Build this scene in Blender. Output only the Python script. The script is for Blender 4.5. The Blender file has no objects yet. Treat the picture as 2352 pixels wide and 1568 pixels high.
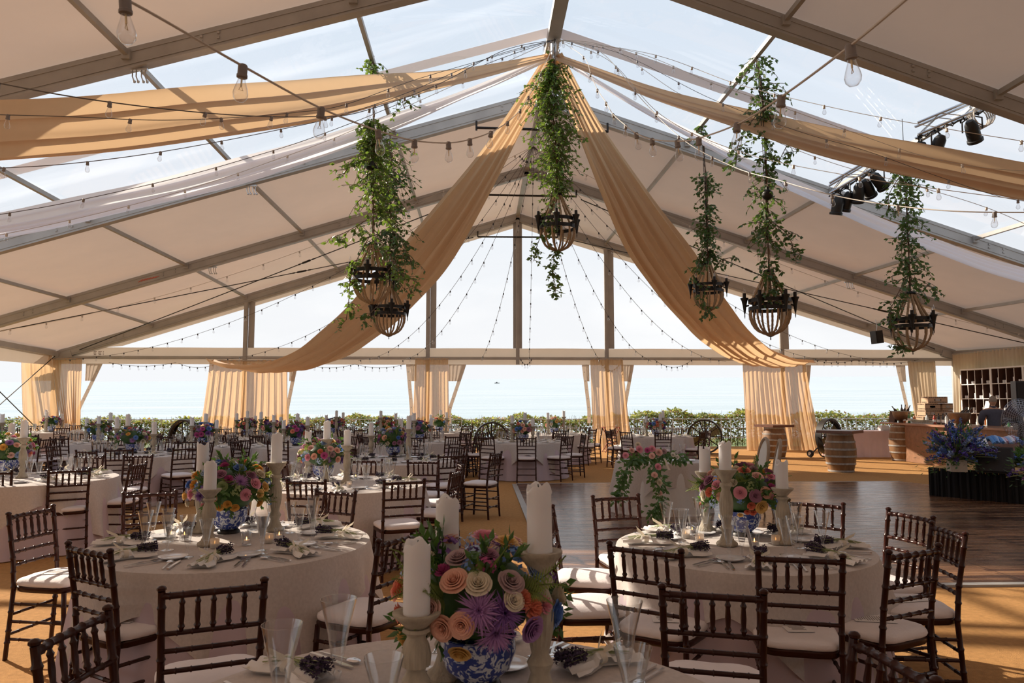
import bpy, bmesh, math, random
from mathutils import Vector, Matrix
R = random.Random(7)
PI = math.pi
C = bpy.context.scene.collection
S = bpy.context.scene
V = Vector

# ---------------------------------------------------------------- camera
CAM = V((-1.26, 0.0, 1.64)); FPX = 1709.0; YAW = -0.043; PITCH = 0.0799
cd = bpy.data.cameras.new('camera'); cam = bpy.data.objects.new('camera', cd); C.objects.link(cam)
cd.sensor_width = 36; cd.lens = 36*FPX/2352; cd.clip_end = 20000; cd.clip_start = 0.05
cam.location = CAM; cam.rotation_euler = (PI/2+PITCH, 0, YAW)
cd.dof.use_dof = True; cd.dof.focus_distance = 7.5; cd.dof.aperture_fstop = 8.0
S.camera = cam
FW = V((-math.sin(YAW)*math.cos(PITCH), math.cos(YAW)*math.cos(PITCH), math.sin(PITCH)))
RT = V((math.cos(YAW), math.sin(YAW), 0)); UP = RT.cross(FW)
def ray(px, py): return FW + RT*((px-1176)/FPX) - UP*((py-784)/FPX)
def at(px, py, D):                       # the point at depth D (world y) along a sight line
    d = ray(px, py); return CAM + d*(D/d.y)
def onz(px, py, z):                      # the point at height z
    d = ray(px, py); return CAM + d*((z-CAM.z)/d.z)

# ---------------------------------------------------------------- view, world, sun
S.view_settings.view_transform = 'Standard'; S.view_settings.look = 'None'
S.view_settings.gamma = 1; S.view_settings.use_curve_mapping = False
S.view_settings.exposure = 0.0
w = bpy.data.worlds.new('sky'); S.world = w; w.use_nodes = True
nt = w.node_tree; nt.nodes.clear()
def N(nt, t, **k):
    n = nt.nodes.new(t)
    for a, b in k.items():
        if a[0] == 'i' and a[1:].isdigit(): n.inputs[int(a[1:])].default_value = b
        else: setattr(n, a, b)
    return n
tc = N(nt, 'ShaderNodeTexCoord'); sx = N(nt, 'ShaderNodeSeparateXYZ')
mp = N(nt, 'ShaderNodeMapRange', i1=-0.05, i2=1.0); cr = N(nt, 'ShaderNodeValToRGB')
ns = N(nt, 'ShaderNodeTexNoise', i2=2.2, i3=5.0); ms = N(nt, 'ShaderNodeMapping'); ms.inputs['Scale'].default_value = (1, 1, 3.5)
mx = N(nt, 'ShaderNodeMix', data_type='RGBA'); mr = N(nt, 'ShaderNodeMapRange', i1=0.48, i2=0.8, i3=0.0, i4=0.35)
bg = N(nt, 'ShaderNodeBackground', i1=1.0); wo = N(nt, 'ShaderNodeOutputWorld')
L = nt.links.new
L(tc.outputs['Generated'], sx.inputs[0]); L(sx.outputs[2], mp.inputs[0]); L(mp.outputs[0], cr.inputs[0])
e = cr.color_ramp.elements
e[0].position = 0.0; e[0].color = (0.93, 0.95, 0.97, 1)
e[1].position = 0.16; e[1].color = (0.93, 0.95, 0.98, 1)
for pos, c in ((0.30, (0.84, 0.90, 0.97, 1)), (0.55, (0.70, 0.81, 0.94, 1)), (1.0, (0.52, 0.68, 0.90, 1))):
    x = cr.color_ramp.elements.new(pos); x.color = c
L(tc.outputs['Generated'], ms.inputs[0]); L(ms.outputs[0], ns.inputs[0]); L(ns.outputs[0], mr.inputs[0])
L(mr.outputs[0], mx.inputs[0]); L(cr.outputs[0], mx.inputs[6]); mx.inputs[7].default_value = (0.93, 0.95, 0.97, 1)
L(mx.outputs[2], bg.inputs[0]); L(bg.outputs[0], wo.inputs[0])
sd = bpy.data.lights.new('sun', 'SUN'); sun = bpy.data.objects.new('sun', sd); C.objects.link(sun)
sd.energy = 9.0; sd.angle = 0.012; sd.color = (1.0, 0.87, 0.70)
SUN = V((-1.2, 1.0, 0.84)).normalized()
sun.rotation_euler = SUN.to_track_quat('Z', 'Y').to_euler()

# ---------------------------------------------------------------- materials
MATS = {}
def mat(name, col, rough=0.6, metal=0.0, var=0.0, vscale=8.0, bump=0.0, bscale=60.0, transl=0.0, tcol=None, transp=0.0, sub=0.0, coat=0.0, emit=0.0, stretch=None, spec=0.5):
    if name in MATS: return MATS[name]
    m = bpy.data.materials.new(name); m.use_nodes = True; nt = m.node_tree; nt.nodes.clear(); L = nt.links.new
    out = N(nt, 'ShaderNodeOutputMaterial'); p = N(nt, 'ShaderNodeBsdfPrincipled')
    c4 = (*col, 1)
    p.inputs['Base Color'].default_value = c4; p.inputs['Roughness'].default_value = rough
    p.inputs['Metallic'].default_value = metal; p.inputs['Specular IOR Level'].default_value = spec
    if sub: p.inputs['Subsurface Weight'].default_value = sub; p.inputs['Subsurface Radius'].default_value = (.03, .02, .015)
    if coat: p.inputs['Coat Weight'].default_value = coat; p.inputs['Coat Roughness'].default_value = 0.15
    if emit: p.inputs['Emission Color'].default_value = c4; p.inputs['Emission Strength'].default_value = emit
    t = None
    if var or bump:
        t = N(nt, 'ShaderNodeTexCoord'); mpn = N(nt, 'ShaderNodeMapping')
        if stretch: mpn.inputs['Scale'].default_value = stretch
        L(t.outputs['Object'], mpn.inputs[0])
    csock = None
    if var:
        n = N(nt, 'ShaderNodeTexNoise', i2=vscale, i3=6.0); L(mpn.outputs[0], n.inputs['Vector'])
        n.inputs['Scale'].default_value = vscale; n.inputs['Detail'].default_value = 6
        r = N(nt, 'ShaderNodeMapRange', i1=0.3, i2=0.7, i3=1-var, i4=1+var*0.6); L(n.outputs[0], r.inputs[0])
        h = N(nt, 'ShaderNodeHueSaturation'); h.inputs['Color'].default_value = c4
        L(r.outputs[0], h.inputs['Value']); csock = h.outputs[0]; L(csock, p.inputs['Base Color'])
    if bump:
        n = N(nt, 'ShaderNodeTexNoise'); L(mpn.outputs[0], n.inputs['Vector'])
        n.inputs['Scale'].default_value = bscale; n.inputs['Detail'].default_value = 4
        b = N(nt, 'ShaderNodeBump'); b.inputs['Strength'].default_value = bump; b.inputs['Distance'].default_value = 0.02
        L(n.outputs[0], b.inputs['Height']); L(b.outputs[0], p.inputs['Normal'])
    sh = p.outputs[0]
    if transl:
        tr = N(nt, 'ShaderNodeBsdfTranslucent'); tr.inputs[0].default_value = (*(tcol or col), 1)
        a = N(nt, 'ShaderNodeMixShader', i0=transl); L(sh, a.inputs[1]); L(tr.outputs[0], a.inputs[2]); sh = a.outputs[0]
    if transp:
        tr = N(nt, 'ShaderNodeBsdfTransparent')
        a = N(nt, 'ShaderNodeMixShader', i0=transp); L(sh, a.inputs[1]); L(tr.outputs[0], a.inputs[2]); sh = a.outputs[0]
    L(sh, out.inputs[0]); MATS[name] = m; return m
def clear_mat(name, tint=(1, 1, 1), refl=0.35, base=0.03, haze=0.0, rough=0.02, ior=1.45):   # thin clear plastic or glass
    m = bpy.data.materials.new(name); m.use_nodes = True; nt = m.node_tree; nt.nodes.clear(); L = nt.links.new
    out = N(nt, 'ShaderNodeOutputMaterial'); tr = N(nt, 'ShaderNodeBsdfTransparent'); tr.inputs[0].default_value = (*tint, 1)
    gl = N(nt, 'ShaderNodeBsdfGlossy'); gl.inputs['Roughness'].default_value = rough
    lw = N(nt, 'ShaderNodeLayerWeight', i0=0.5); mr = N(nt, 'ShaderNodeMath', operation='POWER', i1=2.5)
    mm = N(nt, 'ShaderNodeMath', operation='MULTIPLY_ADD', i1=refl, i2=base)
    L(lw.outputs['Facing'], mr.inputs[0]); L(mr.outputs[0], mm.inputs[0])
    a = N(nt, 'ShaderNodeMixShader'); L(mm.outputs[0], a.inputs[0]); L(tr.outputs[0], a.inputs[1]); L(gl.outputs[0], a.inputs[2]); sh = a.outputs[0]
    if haze:
        d = N(nt, 'ShaderNodeBsdfTranslucent'); d.inputs[0].default_value = (.9, .92, .95, 1)
        t = N(nt, 'ShaderNodeTexCoord'); mpn = N(nt, 'ShaderNodeMapping'); mpn.inputs['Scale'].default_value = (.15, 1.3, .4); mpn.inputs['Rotation'].default_value = (0, 0, .5)
        n = N(nt, 'ShaderNodeTexNoise'); n.inputs['Scale'].default_value = 1.2; n.inputs['Detail'].default_value = 4
        r = N(nt, 'ShaderNodeMapRange', i1=0.5, i2=0.8, i3=haze*.4, i4=haze*3)
        L(t.outputs['Object'], mpn.inputs[0]); L(mpn.outputs[0], n.inputs[0]); L(n.outputs[0], r.inputs[0])
        b = N(nt, 'ShaderNodeMixShader'); L(r.outputs[0], b.inputs[0]); L(sh, b.inputs[1]); L(d.outputs[0], b.inputs[2]); sh = b.outputs[0]
    L(sh, out.inputs[0]); MATS[name] = m; return m

VINYL = mat('tent_vinyl', (.61, .55, .52), .75, var=.08, vscale=.8, bump=.04, bscale=3, transl=.15, tcol=(.78, .61, .51))
VINYLW = mat('white_vinyl', (.62, .56, .51), .7, var=.05, vscale=2, transl=.16, tcol=(.8, .66, .54))
SHEER_ROOF = mat('roof_seam_vinyl', (.66, .62, .64), .6, transl=.22, tcol=(.7, .66, .68))
ALU = mat('tent_aluminium', (.40, .385, .37), .5, metal=.25, var=.10, vscale=3, bump=.02, bscale=20)
STEEL = mat('galvanised_steel', (.55, .57, .60), .35, metal=.9)
CARPET = mat('carpet', (.52, .28, .11), .95, var=.16, vscale=25, bump=.6, bscale=220, spec=.1)
CLEAR = clear_mat('clear_roof_plastic', (.985, .99, 1), .22, .02, haze=.05)
CLEARW = clear_mat('clear_wall_plastic', (.99, .99, .99), .2, .02, haze=.04)
GLASS = clear_mat('drinking_glass', (.975, .98, .985), .95, .07)
TUMG = clear_mat('thick_tumbler_glass', (.93, .95, .95), .9, .22)
BULB = clear_mat('bulb_glass', (.95, .95, .96), .95, .07)
MAHOG = mat('mahogany_lacquer', (.036, .008, .0045), .30, var=.25, vscale=14, stretch=(1, 1, .25), spec=.3)
CUSH = mat('ivory_cushion', (.80, .75, .77), .85, var=.04, vscale=12, bump=.12, bscale=90)
LINEN = mat('natural_linen', (.66, .60, .57), .9, var=.10, vscale=60, bump=.25, bscale=320, transl=.12, tcol=(.8, .62, .42))
BLUSH = mat('blush_underlay', (.66, .55, .62), .8, var=.05, vscale=6, transl=.25, tcol=(.8, .62, .6))
SAT = mat('white_cloth', (.83, .81, .80), .75, var=.03, vscale=20, bump=.1, bscale=150, transl=.15)
RIB = mat('ivory_ribbon', (.85, .78, .66), .5, transl=.4, transp=.15)
TAN = mat('tan_drape', (.60, .43, .29), .75, var=.06, vscale=5, transl=.38, tcol=(.84, .58, .34))
WSHEER = mat('white_sheer', (.90, .87, .90), .7, transl=.6, tcol=(.98, .96, .98), transp=.03)
CURT = mat('gold_sheer_curtain', (.58, .42, .27), .8, var=.08, vscale=4, transl=.42, tcol=(.80, .52, .28), transp=.12)
CREAM = mat('cream_curtain', (.60, .50, .38), .8, var=.05, vscale=4, transl=.3, tcol=(.75, .58, .40))
WAX = mat('candle_wax', (.86, .86, .88), .5, var=.03, vscale=10, sub=.25, transl=.12)
STONE = mat('grey_washed_wood', (.42, .37, .29), .8, var=.22, vscale=30, bump=.3, bscale=80, stretch=(1, 1, .3))
SOCK = mat('string_socket', (.24, .22, .22), .55)
WIRE = mat('string_wire', (.10, .09, .09), .6)
WIREW = mat('pale_wire', (.55, .50, .45), .6)
FIL = mat('filament', (.75, .6, .35), .3, metal=.8)
IRON = mat('black_iron', (.018, .015, .014), .45, metal=.4)
ROPE = mat('jute_rope', (.46, .30, .17), .9, var=.3, vscale=70, bump=.6, bscale=180)
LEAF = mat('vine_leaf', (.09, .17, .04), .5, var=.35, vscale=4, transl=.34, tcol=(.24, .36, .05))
LEAFD = mat('dark_leaf', (.05, .12, .035), .5, var=.4, vscale=30, transl=.3, tcol=(.15, .30, .04))
FERN = mat('fern_green', (.17, .24, .06), .6, var=.3, vscale=30, transl=.35, tcol=(.35, .42, .08))
STEM = mat('woody_stem', (.14, .085, .05), .8)
STEMG = mat('dried_stems', (.30, .34, .16), .8)
LAV = mat('dried_lavender', (.075, .05, .10), .9, var=.4, vscale=90)
SILV = mat('silver_cutlery', (.72, .72, .74), .18, metal=1.0)
CHINA = mat('white_china', (.78, .79, .83), .12, coat=.4)
FLAME = mat('flame', (1, .45, .12), .5, emit=8)
BLACK = mat('black_plastic', (.014, .014, .016), .45)
BLACKC = mat('black_pleated_skirt', (.012, .012, .014), .85)
GRASS = mat('grass', (.12, .17, .05), .9, var=.4, vscale=6, bump=.5, bscale=40)
OAK = mat('cask_oak', (.25, .13, .055), .55, var=.35, vscale=5, stretch=(2, 2, .25), bump=.15, bscale=30)
HOOP = mat('cask_hoop', (.40, .38, .36), .5, metal=.5, var=.3, vscale=20)
PLY = mat('plywood', (.27, .135, .07), .5, var=.25, vscale=3, stretch=(.6, 3, 3))
PLYTOP = mat('dark_timber', (.14, .06, .04), .35, var=.25, vscale=5, stretch=(.4, 4, 4))
DARKBR = mat('dark_brown_board', (.10, .045, .03), .7, var=.2, vscale=4)
CARD = mat('cardboard', (.50, .34, .22), .85, var=.06, vscale=20)
COPPER = mat('hammered_copper', (.26, .17, .11), .35, metal=.8, bump=.5, bscale=40)
WHITEP = mat('white_paint', (.80, .76, .72), .5)
SKIN = mat('skin', (.52, .30, .21), .55, sub=.15)
SKINM = SKIN
HAIR = mat('grey_hair', (.30, .25, .21), .8, var=.3, vscale=60)
SHIRT = mat('slate_shirt', (.075, .08, .12), .8, var=.1, vscale=20)
TROUS = mat('black_trousers', (.012, .012, .014), .85)
PAPER = mat('paper', (.80, .78, .78), .8)
INK = mat('printed_ink', (.22, .20, .20), .8)
LIQ = {k: mat('liquid_'+k, c, .08, coat=.5) for k, c in dict(amber=(.35, .10, .02), green=(.03, .16, .05), clear=(.6, .62, .6), red=(.4, .05, .03), dark=(.03, .02, .015)).items()}

# ---------------------------------------------------------------- mesh builder
class MB:
    def __init__(s): s.v = []; s.f = []; s.sm = True
    def add(s, vs, fs):
        o = len(s.v); s.v += [tuple(v) for v in vs]; s.f += [tuple(i+o for i in f) for f in fs]; return s
    def box(s, c, d, rz=0, rot=None, taper=1.0):
        x, y, z = d[0]/2, d[1]/2, d[2]/2
        m = rot or Matrix.Rotation(rz, 3, 'Z'); c = V(c)
        vs = [c + m @ V((sx*x*(taper if sz > 0 else 1), sy*y*(taper if sz > 0 else 1), sz*z)) for sz in (-1, 1) for sy in (-1, 1) for sx in (-1, 1)]
        return s.add(vs, [(0, 2, 3, 1), (4, 5, 7, 6), (0, 1, 5, 4), (2, 6, 7, 3), (0, 4, 6, 2), (1, 3, 7, 5)])
    def beam(s, a, b, w, h, up=(0, 0, 1), top=False):
        a, b = V(a), V(b); d = (b-a).normalized(); sd_ = d.cross(V(up)).normalized(); u = sd_.cross(d)
        vs = []
        for p in (a, b):
            for i, j in ((-1, -1), (1, -1), (1, 1), (-1, 1)):
                vs.append(p + sd_*(i*w/2) + u*((j*h/2) - (h/2 if top else 0)))
        return s.add(vs, [(0, 1, 2, 3), (7, 6, 5, 4), (0, 4, 5, 1), (1, 5, 6, 2), (2, 6, 7, 3), (3, 7, 4, 0)])
    def tube(s, pts, r, seg=8, cap=True, sq=1.0):
        pts = [V(p) for p in pts]; n = len(pts); rr = r if isinstance(r, (list, tuple)) else [r]*n
        o = len(s.v); t = (pts[1]-pts[0]).normalized(); u = t.cross(V((0, 0, 1)))
        if u.length < 1e-3: u = t.cross(V((0, 1, 0)))
        u.normalize()
        for i, p in enumerate(pts):
            t = ((pts[min(i+1, n-1)]-pts[max(i-1, 0)])); t = t.normalized() if t.length > 1e-9 else V((0, 0, 1))
            u = (u - t*u.dot(t)); u = u.normalized() if u.length > 1e-6 else V((1, 0, 0)); w_ = t.cross(u)
            for k in range(seg):
                a = 2*PI*k/seg; s.v.append(tuple(p + (u*math.cos(a) + w_*math.sin(a)*sq)*rr[i]))
        for i in range(n-1):
            for k in range(seg):
                k2 = (k+1) % seg; s.f.append((o+i*seg+k, o+i*seg+k2, o+(i+1)*seg+k2, o+(i+1)*seg+k))
        if cap: s.f.append(tuple(o+k for k in range(seg))[::-1]); s.f.append(tuple(o+(n-1)*seg+k for k in range(seg)))
        return s
    def lathe(s, prof, seg=16, c=(0, 0, 0), cap=True, flute=0, fr=(0, 0), M=None):
        o = len(s.v); n = len(prof)
        for r_, z in prof:
            for k in range(seg):
                a = 2*PI*k/seg; rr = r_
                if flute and fr[0] < z < fr[1]: rr *= 1 - .09*(1 if k % 2 else 0)
                p = V((rr*math.cos(a), rr*math.sin(a), z))
                if M: p = M @ p
                s.v.append((p[0]+c[0], p[1]+c[1], p[2]+c[2]))
        for i in range(n-1):
            for k in range(seg):
                k2 = (k+1) % seg; s.f.append((o+i*seg+k, o+i*seg+k2, o+(i+1)*seg+k2, o+(i+1)*seg+k))
        if cap:
            if prof[0][0] > 1e-5: s.f.append(tuple(o+k for k in range(seg))[::-1])
            if prof[-1][0] > 1e-5: s.f.append(tuple(o+(n-1)*seg+k for k in range(seg)))
        return s
    def grid(s, fn, nu, nv, wrap=False):
        o = len(s.v)
        for i in range(nu+1):
            for j in range(nv if wrap else nv+1): s.v.append(tuple(fn(i/nu, j/nv)))
        w_ = nv if wrap else nv+1
        for i in range(nu):
            for j in range(nv):
                j2 = (j+1) % w_; s.f.append((o+i*w_+j, o+i*w_+j2, o+(i+1)*w_+j2, o+(i+1)*w_+j))
        return s
    def ball(s, c, r, seg=10, rings=6, sc=(1, 1, 1)):
        c = V(c); return s.grid(lambda u, v: (c.x+r*sc[0]*math.sin(PI*u)*math.cos(2*PI*v), c.y+r*sc[1]*math.sin(PI*u)*math.sin(2*PI*v), c.z+r*sc[2]*math.cos(PI*u)), rings, seg, True)
    def poly(s, pts): return s.add(pts, [tuple(range(len(pts)))])
    def prism(s, pts, dz):               # pts: bottom outline, extruded up by dz
        n = len(pts); d = V(dz) if not isinstance(dz, (int, float)) else V((0, 0, dz))
        vs = [V(p) for p in pts] + [V(p)+d for p in pts]
        return s.add(vs, [tuple(range(n))[::-1], tuple(range(n, 2*n))] + [(i, (i+1) % n, n+(i+1) % n, n+i) for i in range(n)])
    def mesh(s, name, m, smooth=None):
        me = bpy.data.meshes.new(name); me.from_pydata(s.v, [], s.f)
        for x in (m if isinstance(m, (list, tuple)) else [m]): me.materials.append(x)
        if (s.sm if smooth is None else smooth):
            me.polygons.foreach_set('use_smooth', [True]*len(me.polygons))
            try: me.set_sharp_from_angle(angle=math.radians(42))
            except Exception: pass
        me.update(); return me
    def build(s, name, m, parent=None, smooth=None, loc=None):
        return put(name, s.mesh(name, m, smooth), parent, loc)
def put(name, me, parent=None, loc=None, rot=None, sc=None):
    o = bpy.data.objects.new(name, me); C.objects.link(o)
    if parent is not None: o.parent = parent
    if loc is not None: o.location = loc
    if rot is not None: o.rotation_euler = rot
    if sc is not None: o.scale = sc if isinstance(sc, (tuple, list)) else (sc, sc, sc)
    return o
def tag(o, label=None, cat=None, group=None, kind=None):
    if label: o['label'] = label
    if cat: o['category'] = cat
    if group: o['group'] = group
    if kind: o['kind'] = kind
    return o
def thing(name, label, cat, loc=(0, 0, 0), rz=0, group=None):
    o = bpy.data.objects.new(name, None); C.objects.link(o); o.empty_display_size = .1
    o.location = loc; o.rotation_euler = (0, 0, rz); return tag(o, label, cat, group)
def dup(root, loc, rz=0, label=None, group=None, parent=None, sc=None):
    def cp(o, par):
        c = o.copy(); C.objects.link(c); c.parent = par
        for ch in list(o.children): cp(ch, c)
        return c
    r = cp(root, parent); r.location = loc; r.rotation_euler = (0, 0, rz)
    if sc is not None: r.scale = (sc, sc, sc) if isinstance(sc, (int, float)) else sc
    if label: r['label'] = label
    if group: r['group'] = group
    return r
def struct(o): o['kind'] = 'structure'; return o
def inst(name, me, m=None, **k):         # an object sharing a mesh, with its own material
    o = put(name, me, **k)
    if m: o.material_slots[0].link = 'OBJECT'; o.material_slots[0].material = m
    return o
class Proto:                             # first use keeps the prototype, later uses copy it
    def __init__(s, root): s.root = root; s.used = False
    def place(s, loc, rz=0, label=None, group=None, sc=None):
        if not s.used:
            s.used = True; r = s.root; r.location = loc; r.rotation_euler = (0, 0, rz)
            if sc is not None: r.scale = (sc, sc, sc) if isinstance(sc, (int, float)) else sc
            if label: r['label'] = label
            if group: r['group'] = group
            return r
        return dup(s.root, loc, rz, label, group, sc=sc if sc is not None else 1.0)
# ================================================================ the tent
U5 = 15.06; FY = [24.872, 19.90, 14.928, 9.956, 4.984, .012, -4.96, -9.93]
FZ = [-.0312, .0012, -.0117, .0417, .0417, .0417, .0417, .0417]; FT = [.0039, -.0076, -.0139, -.0289, -.0289, -.0289, -.0289, -.0289]
def roofz(x, k): return 8.041 - .3111*abs(x) + FZ[k] + FT[k]*x
def rz_at(x, y):
    k = max(0, min(6, int((FY[0]-y)/4.972))); a = (FY[k]-y)/4.972; return roofz(x, k)*(1-a)+roofz(x, k+1)*a
fl = MB().box((1.0, 8.4, -.03), (33, 37, .06)).build('floor', CARPET); struct(fl)
# roof skins
def roof_bay(mb, k, sides=(-1, 1), lift=.015):
    for s_ in sides:
        def fn(u, v):
            x = s_*(U5+.25)*u; y = FY[k]*(1-v)+FY[k+1]*v; z = roofz(x, k)*(1-v)+roofz(x, k+1)*v + lift
            return (x, y, z - .045*math.sin(PI*v)*math.sin(PI*min(1, u)))
        mb.grid(fn, 12, 8)
b = MB()
for k in (0, 1, 3, 4, 5, 6): roof_bay(b, k)
b.box((0, FY[0]+.12, 3), (.01, .01, .01)) if False else None
struct(b.build('ceiling', VINYL))
for n, s_ in ((1, -1), (2, 1)):
    b = MB(); roof_bay(b, 2, (s_,)); struct(b.build('window_%d' % n, CLEAR))
    b = MB(); k = 2
    b.grid(lambda u, v: ((s_*U5*u), 12.44+(v-.5)*.34, rz_at(s_*U5*u, 12.44)+.0), 20, 1)
    o = b.build('roof_seam_band', SHEER_ROOF); struct(o)
def rafter(k, s_):
    b = MB(); a = (0, FY[k], roofz(0, k)); c = (s_*U5, FY[k], roofz(s_*U5, k))
    b.beam(a, c, .13, .27, top=True)
    for dz in (.055, .225):
        b.beam((0, FY[k], roofz(0, k)-dz), (s_*U5, FY[k], roofz(s_*U5, k)-dz), .15, .018, top=True)
    b.beam((0, FY[k], roofz(0, k)-.27), (s_*U5, FY[k], roofz(s_*U5, k)-.27), .16, .022, top=True)
    for t in (.04, .055, .32, .335, .62, .64, .86, .875):      # bolt heads
        x = s_*U5*t
        for dz in (.10, .17): b.box((x, FY[k]-.072, roofz(x, k)-dz), (.035, .02, .035))
    # steel eave knee plate
    b.box((s_*(U5-.25), FY[k], roofz(s_*U5, k)-.16), (.5, .17, .20), rot=Matrix.Rotation(s_*.30, 3, 'Y'))
    b.sm = False; return struct(b.build('rafter_beam', ALU))
for k in range(6):
    for s_ in (-1, 1): rafter(k, s_)
# purlins, each bay's own
for k in range(5):
    for i in range(-5, 6):
        x = 3.0115*i; x = max(-U5+.05, min(U5-.05, x)); dz = .10 if abs(i) < 5 else .10
        b = MB(); h = .075 if i else .10
        w_ = .065 if abs(i) < 5 else .12
        if i == 0: w_ = .12
        if k == 2 and i == 0: w_ = .22; h = .14
        b.beam((x, FY[k]-.065, roofz(x, k)-.04), (x, FY[k+1]+.065, roofz(x, k+1)-.04), w_, h if abs(i) < 5 else .16, top=True)
        for e_, kk in ((.09, k), (-.09, k+1)):
            b.box((x, FY[kk]-e_ if e_ > 0 else FY[kk]-e_, roofz(x, kk)-.10), (w_+.05, .05, .14))
        b.sm = False; struct(b.build('purlin_bar', ALU))
# ridge tie rods and small hanging clamps
for k in (0, 1, 2):
    b = MB(); x = 1.35; b.tube([(-x, FY[k]-.1, roofz(-x, k)-.42), (x, FY[k]-.1, roofz(x, k)-.42)], .028, 8)
    for s_ in (-1, 1): b.tube([(s_*x, FY[k]-.1, roofz(x, k)-.44), (s_*x, FY[k]-.1, roofz(x, k)-.24)], .02, 6)
    struct(b.build('ridge_tie_rod', IRON))
# eave posts
for k in range(6):
    for s_ in (-1, 1):
        b = MB(); b.box((s_*U5, FY[k], roofz(s_*U5, k)/2-.08), (.22, .13, roofz(s_*U5, k)-.16)); b.box((s_*U5, FY[k], .01), (.4, .3, .02))
        b.sm = False; struct(b.build('tent_post', ALU))
# far gable: opaque valance band, vinyl border under the rafter, uprights, clear panes
GY = FY[0]
zb, zt = 2.85, 3.40
b = MB()
b.grid(lambda u, v: (-U5+2*U5*u, GY+.03+.012*math.sin(40*u+3*v), zb+(zt-zb)*v + (0 if v < 1 else .004*math.sin(60*u))), 60, 3)
for s_ in (-1, 1):
    b.grid(lambda u, v: (s_*(U5-.2)*u, GY+.03, max(zt-.01, roofz(s_*(U5-.2)*u, 0)-.27-.20*v)), 24, 1)
struct(b.build('wall_front', VINYLW))
b = MB(); b.box((0, GY-.02, 3.05), (2*U5-.1, .10, .07)); b.box((0, GY-.05, 3.10), (2*U5-.1, .03, .02)); b.sm = False
struct(b.build('trim_1', ALU))
ups = [-9, -3, 0, 3, 9]
for x in ups:
    b = MB(); z0 = 0 if x else 2.86; z1 = roofz(x, 0)-.25
    b.box((x, GY-.03, (z0+z1)/2), (.13 if x else .12, .09, z1-z0)); b.box((x+.045, GY-.08, (z0+z1)/2), (.02, .02, z1-z0))
    b.box((x+(.17 if x else .0), GY+.02, (zt+z1)/2), (.20 if x else .30, .008, z1-zt))
    if x == 0:
        for q in range(12): b.box((0.0, GY-.095, zt+.2+.34*q), (.03, .02, .03))
    b.sm = False; struct(b.build('gable_upright', ALU))
xs = [-14.2, -9, -3, 0, 3, 9, 14.2]
for n in range(6):
    a, c = xs[n], xs[n+1]; b = MB()
    f_ = lambda x: max(zt-.02, roofz(x, 0)-.45)
    b.grid(lambda u, v: (a+(c-a)*u, GY+.035, (zt-.02)*(1-v)+f_(a+(c-a)*u)*v), 6, 1)
    struct(b.build('window_%d' % (n+3), CLEARW))
sm2 = MB(); xx = -10.05; zz = roofz(xx, 1)-.13
for q in range(7): sm2.beam((xx-.22+.07*q, FY[1]-.071, zz-.10+.02*q), (xx-.10+.07*q, FY[1]-.071, zz-.02+.015*q), .012, .012)
sm2.build('red_chalk_smear', mat('red_chalk', (.62, .16, .12), .8), bpy.data.objects['rafter_beam.002'], False)
tg = MB()
for i, (a, c) in enumerate(((0, .10), (.15, .26), (.30, .33))):
    for j in range(4): tg.box((-13.9+a+(c-a)/2*(1-.2*(j%2)), GY-.0, 3.26-.05*j), ((c-a)*(1-.25*(j%3)/2), .004, .018))
tg.build('printed_tag', mat('tag_ink', (.20, .14, .11), .8), bpy.data.objects['wall_front'], False)
# side valances along the eaves
for n, s_ in ((2, -1), (3, 1)):
    b = MB(); b.grid(lambda u, v: (s_*(U5+.05)+.012*math.sin(50*u), FY[0]-34*u, 2.80+.55*v), 40, 2); struct(b.build('wall_%s' % ('left' if s_ < 0 else 'right'), VINYLW))
b = MB(); b.grid(lambda u, v: (-U5+2*U5*u, -9.95, v*min(8, rz_at(-U5+2*U5*u, -9.9))), 20, 1); struct(b.build('wall_back', VINYLW))
# bracing cables in the roof
def cable(pts, r, m, name, label, cat='cable', tb=None):
    b = MB(); b.tube(pts, r, 6)
    if tb is not None:
        a, c = V(pts[0]), V(pts[-1]); p = a.lerp(c, tb); d = (c-a).normalized()
        b.tube([p-d*.16, p-d*.13, p+d*.13, p+d*.16], [.01, .03, .03, .01], 6)
        for q in (-.24, .24): b.tube([p+d*(q-.05), p+d*(q-.03), p+d*(q+.03), p+d*(q+.05)], [.01, .022, .022, .01], 6)
    return tag(b.build(name, m), label, cat)
def rp(x, k, d=.30): return (x, FY[k]-.1 if k == 0 else FY[k]+.1, roofz(x, k)-d)
cable([rp(-14.6, 1), rp(-1.5, 0, .4)], .014, IRON, 'bracing_cable', 'thin steel bracing cable rising rightwards under the left roof slope', tb=.6)
cable([rp(-14.3, 0, .2), rp(-1.5, 1, .4)], .014, IRON, 'bracing_cable', 'crossing steel bracing cable from the far left tent corner', tb=.62)
cable([rp(14.6, 1), rp(1.5, 0, .4)], .014, IRON, 'bracing_cable', 'thin steel bracing cable falling rightwards under the right roof slope', tb=.3)
cable([rp(14.3, 0, .2), rp(1.5, 1, .4)], .014, IRON, 'bracing_cable', 'crossing steel bracing cable from the far right tent corner', tb=.58)
cable([(-15.0, 24.7, .3), (-15.0, 19.95, 3.1)], .014, IRON, 'wall_brace_cable', 'steel wall brace cable leaning towards the far left corner curtain')
cable([(-15.03, 24.7, 3.1), (-15.03, 19.95, .3)], .014, IRON, 'wall_brace_cable', 'steel wall brace cable descending left in front of the sea')
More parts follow.
